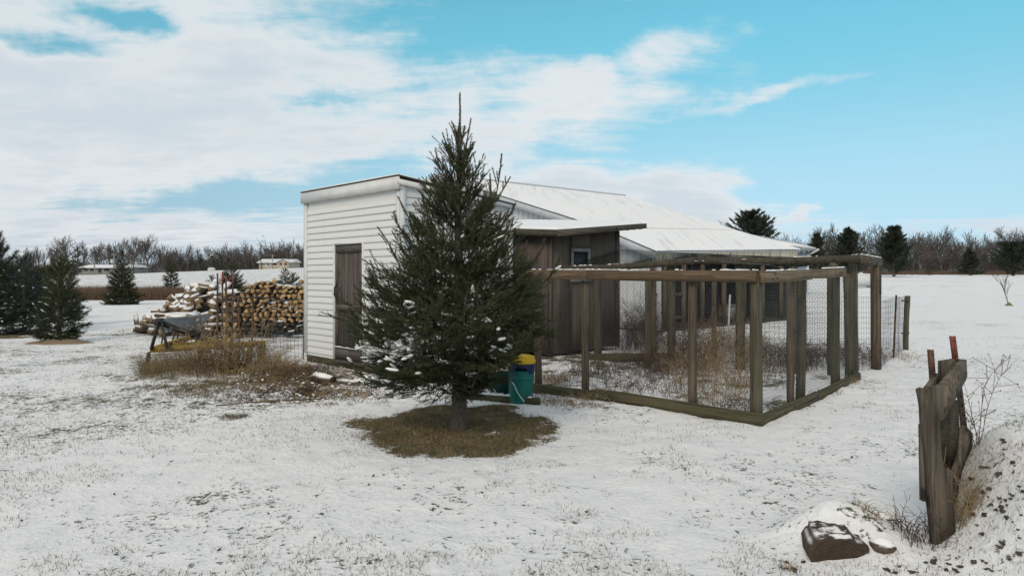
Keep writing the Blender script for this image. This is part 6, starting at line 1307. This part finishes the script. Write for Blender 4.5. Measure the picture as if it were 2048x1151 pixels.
# sticks lying in the snow
for i, (a, b_, lb) in enumerate((((520, 795), (560, 765), 'thin brown stick slanting up toward the shed'), ((490, 806), (640, 798), 'long stick lying flat in front of the shed brush'), ((560, 800), (520, 803), 'thick pale stick lying before the brown leaf fan'), ((690, 740), (735, 752), 'stick by the snowy stone at the door'), ((430, 812), (560, 806), 'long thin reed flat on the snow'))):
    p, q = ray_ground(*a), ray_ground(*b_); m = MB(); n = 5; pts = [p + (q - p) * t + (R.gauss(0, .012), R.gauss(0, .02), .012) for t in np.linspace(0, 1, n)]; m.tubes(pts[:-1], pts[1:], .011 - .003 * (i % 3), .007, 5); tag(wobj(m, 'stick', 'weed_brown' if i != 2 else 'weed_tan', tuple(p)), lb, 'stick')
q = ray_ground(733, 765); o = rugged('stone', 'bark_snowy', 'snow covered stone beside the shed door', 'stone', (q[0], q[1], q[2]), .20, .14, .11, 3); q = ray_ground(648, 768); o = link('cut_stump', log_mesh(305, ['bark_snowy', 'splitwood', 'log_end'], .34, .09, 'round')); o.location = (q[0], q[1], q[2] + .07); o.rotation_euler = (.1, 0, 1.0); tag(o, 'small cut log lying by the dead stalks before the shed', 'log')
q = ray_ground(690, 772); o = link('cut_stump', log_mesh(306, ['bark_snowy', 'splitwood', 'log_end'], .42, .06, 'round')); o.location = (q[0], q[1], q[2] + .05); o.rotation_euler = (.05, 0, 1.3); tag(o, 'thin cut log nearest the snowy stone', 'log')
# weeds in and behind the pen: far too tangled to count
m = MB(); rng = np.random.default_rng(31)
for px, py, n, rad, h, dr, mi, tw in ((1430, 790, 50, .50, .66, .35, 0, 3), (1405, 740, 50, .6, .95, .3, 1, 3), (1465, 745, 40, .5, .95, .25, 0, 3), (1330, 790, 40, .5, .4, .7, 1, 3), (1240, 780, 50, .5, .3, .9, 1, 3), (1540, 770, 30, .4, .6, .4, 1, 3), (1340, 735, 70, .5, .85, .3, 1, 3), (1190, 745, 60, .4, .4, .6, 1, 3), (1290, 690, 140, .45, 1.15, .3, 1, 4), (1360, 745, 110, .5, .5, .7, 1, 3), (1560, 730, 120, .5, .6, .6, 1, 3), (1650, 728, 90, .5, .6, .6, 1, 3), (1440, 812, 40, .38, .55, .45, 0, 3), (1400, 775, 45, .55, .70, .4, 0, 3), (1470, 770, 50, .5, .75, .4, 1, 3), (1330, 760, 60, .5, .42, .8, 1, 3), (1150, 760, 120, .55, .25, 1.2, 1, 2), (1090, 770, 90, .35, .32, 1.1, 0, 2), (1200, 795, 120, .35, .22, 1.4, 0, 1), (1130, 805, 60, .3, .16, 1.2, 0, 1), (1250, 750, 70, .5, .26, .9, 2, 3), (1290, 735, 90, .5, .42, .7, 2, 3), (1370, 730, 120, .6, .75, .5, 1, 3), (1450, 725, 120, .6, .85, .5, 0, 3), (1560, 740, 130, .6, .62, .6, 2, 3), (1620, 735, 90, .5, .6, .6, 2, 3), (1690, 735, 90, .5, .55, .6, 1, 3), (1735, 728, 50, .3, .5, .6, 2, 2), (1420, 690, 90, .6, .8, .5, 1, 3), (1310, 705, 100, .7, .7, .6, 1, 3), (1240, 700, 60, .4, .9, .4, 2, 4), (1280, 702, 90, .4, 1.1, .35, 2, 4), (1500, 700, 90, .6, .5, .6, 0, 2), (1380, 815, 40, .25, .30, .9, 0, 1), (1470, 828, 40, .2, .35, .7, 1, 2)):
    stems(m, ray_ground(px, py), n, rad, h, dr, rng, .0028, tw, mi, .012)
tag(wobj(m, 'pen_weeds', ['weed_tan', 'weed_brown', 'weed_red'], (3.0, 9.5, 0)), 'tangle of dead weeds and grass inside the wire pens', 'weeds', kind='stuff')
m = MB()
for px, py, n, rad, h, dr, mi in ((1120, 806, 60, .18, .13, 1.2, 0), (1085, 800, 50, .2, .2, 1.0, 1), (1180, 812, 40, .14, .10, 1.2, 0), (1650, 790, 30, .2, .16, .9, 1), (1690, 765, 40, .3, .2, .8, 0), (1795, 715, 70, .35, .25, .8, 0), (1000, 790, 30, .1, .3, .4, 0)):
    stems(m, ray_ground(px, py), n, rad, h, dr, rng, .003, 1, mi)
tag(wobj(m, 'edge_grass', ['weed_tan', 'weed_brown'], (2, 8, 0)), 'dry grass along the foot of the pen boards', 'grass', kind='stuff')
weed('bare_shrub', 'thin bare shrub behind the plank guard', 1945, 900, 9, .05, .55, .10, ['weed_brown', 'weed_red'], 41, 5, .0030, .004, None, 'shrub'); weed('weed_clump', 'dry grass hanging on the right side of the plank guard', 1928, 1040, 70, .07, .34, .25, ['weed_tan', 'grass_dry'], 42, 1, .0022); weed('weed_clump', 'dark dead stalks left of the plank guard foot', 1838, 1085, 60, .13, .22, .5, ['weed_red', 'weed_brown'], 43, 2, .0028); weed('grass_tuft', 'tan grass tuft on the snow hump behind the log', 1735, 1020, 40, .08, .14, 1.0, ['weed_tan', 'grass_dry'], 44, 0, .002, 0, None, 'grass'); weed('grass_tuft', 'dry tuft left of the cut log', 1580, 1140, 30, .05, .09, .6, ['weed_tan', 'grass_dark'], 45, 0, .002, 0, None, 'grass')

def blades(x, y, h, w, rng, lean=.5):
    n = len(x); z = gh(x, y); A = np.stack([x, y, z - .006], -1); a = rng.random(n) * 6.283; s = np.stack([np.cos(a), np.sin(a), np.zeros(n)], -1) * (w / 2)[:, None]; d = np.stack([rng.normal(0, lean, n), rng.normal(0, lean, n), np.ones(n)], -1); d /= np.linalg.norm(d, axis=1, keepdims=True); mid_ = A + d * (h * .55)[:, None]; d2 = d + np.stack([rng.normal(0, .5, n), rng.normal(0, .5, n), -.25 * np.ones(n)], -1); d2 /= np.linalg.norm(d2, axis=1, keepdims=True); T = mid_ + d2 * (h * .45)[:, None]
    v = np.stack([A - s, A + s, mid_ + s * .7, mid_ - s * .7, T], 1).reshape(-1, 3); b = (np.arange(n) * 5)[:, None]; return v, b + np.array([[0, 1, 2, 3]]), b + np.array([[3, 2, 4]])
def grass_obj(name, label, x, y, h, w, mats, seed, lean=.5):
    rng = np.random.default_rng(seed); m = MB(); mi = rng.integers(0, len(mats), len(x))
    for k in range(len(mats)):
        s = mi == k; v, q4, t3 = blades(x[s], y[s], h[s], w[s], rng, lean); m.add(v, q4, k); m.f.append(t3 + m.n - len(v)); m.mi.append(np.full(len(t3), k))
    return tag(wobj(m, name, mats, (float(x.mean()), float(y.mean()), 0)), label, 'grass', kind='stuff')
rng = np.random.default_rng(61)
# blades standing through the snow, in drifts
n = 120000; Y = 2.6 * (16 / 2.6) ** rng.random(n); x = rng.uniform(-1.02, 1.02, n) * Y * .80; keep = fbm(x * .55 + 3, Y * .55, 4) * .8 + .45 * fbm(x * 3.5, Y * 3.5 + 6, 3) + .25 * rng.random(n) + .14 * sstep(-x, 0, 4) > .26; x, Y = x[keep], Y[keep]
inpen = ((x - 1.2) ** 2 / 1.2 + (Y - 9) ** 2 / 1.5 < 1); x, Y = x[~inpen], Y[~inpen]; n = len(x)
grass_obj('lawn_grass', 'short grass blades poking through the thin snow', x, Y, rng.uniform(.012, .045, n) * (1 + .25 * (rng.random(n) > .9)), rng.uniform(.0016, .0032, n) * (1 + Y * .10), ['grass_dark', 'grass_olive', 'weed_brown', 'grass_dry'], 62, .7)
a = rng.random(60000) * 6.283; r_ = 1.25 * np.sqrt(rng.random(60000)); x = TREE[0] - .02 + r_ * np.cos(a) * .98; Y = TREE[1] + .05 + r_ * np.sin(a) * 1.06
e_ = np.sqrt(((x - TREE[0] + .02) / .90) ** 2 + ((Y - TREE[1] - .05) / 1.04) ** 2) + .34 * fbm(x * 1.7 + TREE[0] - .02, Y * 1.7, 3) + .10 * fbm(x * 8, Y * 8, 2) + np.abs(rng.normal(0, .11, len(x))) - .05; tuft = fbm(x * 6 + 3, Y * 6, 3); gap_ = (fbm(x * 2.6 + 9, Y * 2.6, 4) < .30 + .5 * rng.random(len(x))) | (x < -.5)
s = (e_ < 1.03) & gap_ & (tuft > -.45); x, Y, tuft = x[s], Y[s], tuft[s]; n = len(x); grn = fbm(x * 1.9 + 2, Y * 1.9 + 7, 3) + .35 * sstep(e_[s], .55, 1.0) + rng.normal(0, .22, n) > .18
hh = rng.uniform(.018, .05, n) * (1 + .9 * np.clip(tuft, 0, 1)); ww = rng.uniform(.0022, .0048, n)
straw = ~grn; grass_obj('bare_turf', 'green brown turf left bare of snow under the spruce', x[grn], Y[grn], hh[grn], ww[grn], ['grass_olive', 'grass_dark', 'grass_dry'], 63, .9)
grass_obj('straw_turf', 'straw coloured dead grass under the spruce', x[straw], Y[straw], hh[straw] * .9, ww[straw], ['weed_tan', 'grass_dry', 'weed_brown'], 64, 1.1)
m = MB(); n = 150; Y = 2.7 * (12 / 2.7) ** rng.random(n); x = rng.uniform(-1, 1, n) * Y * .75; c = np.stack([x, Y, gh(x, Y) + .006], -1); s = rng.uniform(.007, .018, n)[:, None]; a = rng.random(n) * 6.283; ux = np.stack([np.cos(a), np.sin(a), rng.uniform(-.3, .5, n)], -1); uy = np.stack([-np.sin(a), np.cos(a), rng.uniform(-.2, .6, n)], -1)
v = np.stack([c - ux * s, c - uy * s * .6, c + ux * s + (0, 0, .006), c + uy * s * .6], 1).reshape(-1, 3); m.add(v, np.arange(n * 4).reshape(-1, 4)); tag(wobj(m, 'fallen_leaves', 'leaf', (0, 6, 0)), 'small brown leaves scattered on the snow', 'leaves', kind='stuff')
# things in the open barn bay
q = fp(5.2, .9, 0); m = MB(); m.box(q[0] - .28, q[0] + .22, q[1] - .2, q[1] + .2, .05, .52); m.box(q[0] - .30, q[0] + .24, q[1] - .22, q[1] + .22, .522, .56); tag(wobj(m, 'plastic_tote', 'paint_white', (q[0], q[1], 0)), 'pale plastic tote in the open barn bay', 'tote')
for i, (s0, lb) in enumerate(((6.3, 'long tool handle leaning left in the barn bay'), (6.55, 'long tool handle leaning right in the barn bay'))):
    m = MB(); m.tubes([fp(s0, 1.0, 0)], [fp(s0 + .4, 3.0, 1.5)], .018, .018, 6); tag(wobj(m, 'tool_handle', 'barnwood', tuple(fp(s0, 1., 0))), lb, 'tool')
q = fp(4.6, -.6, 0)
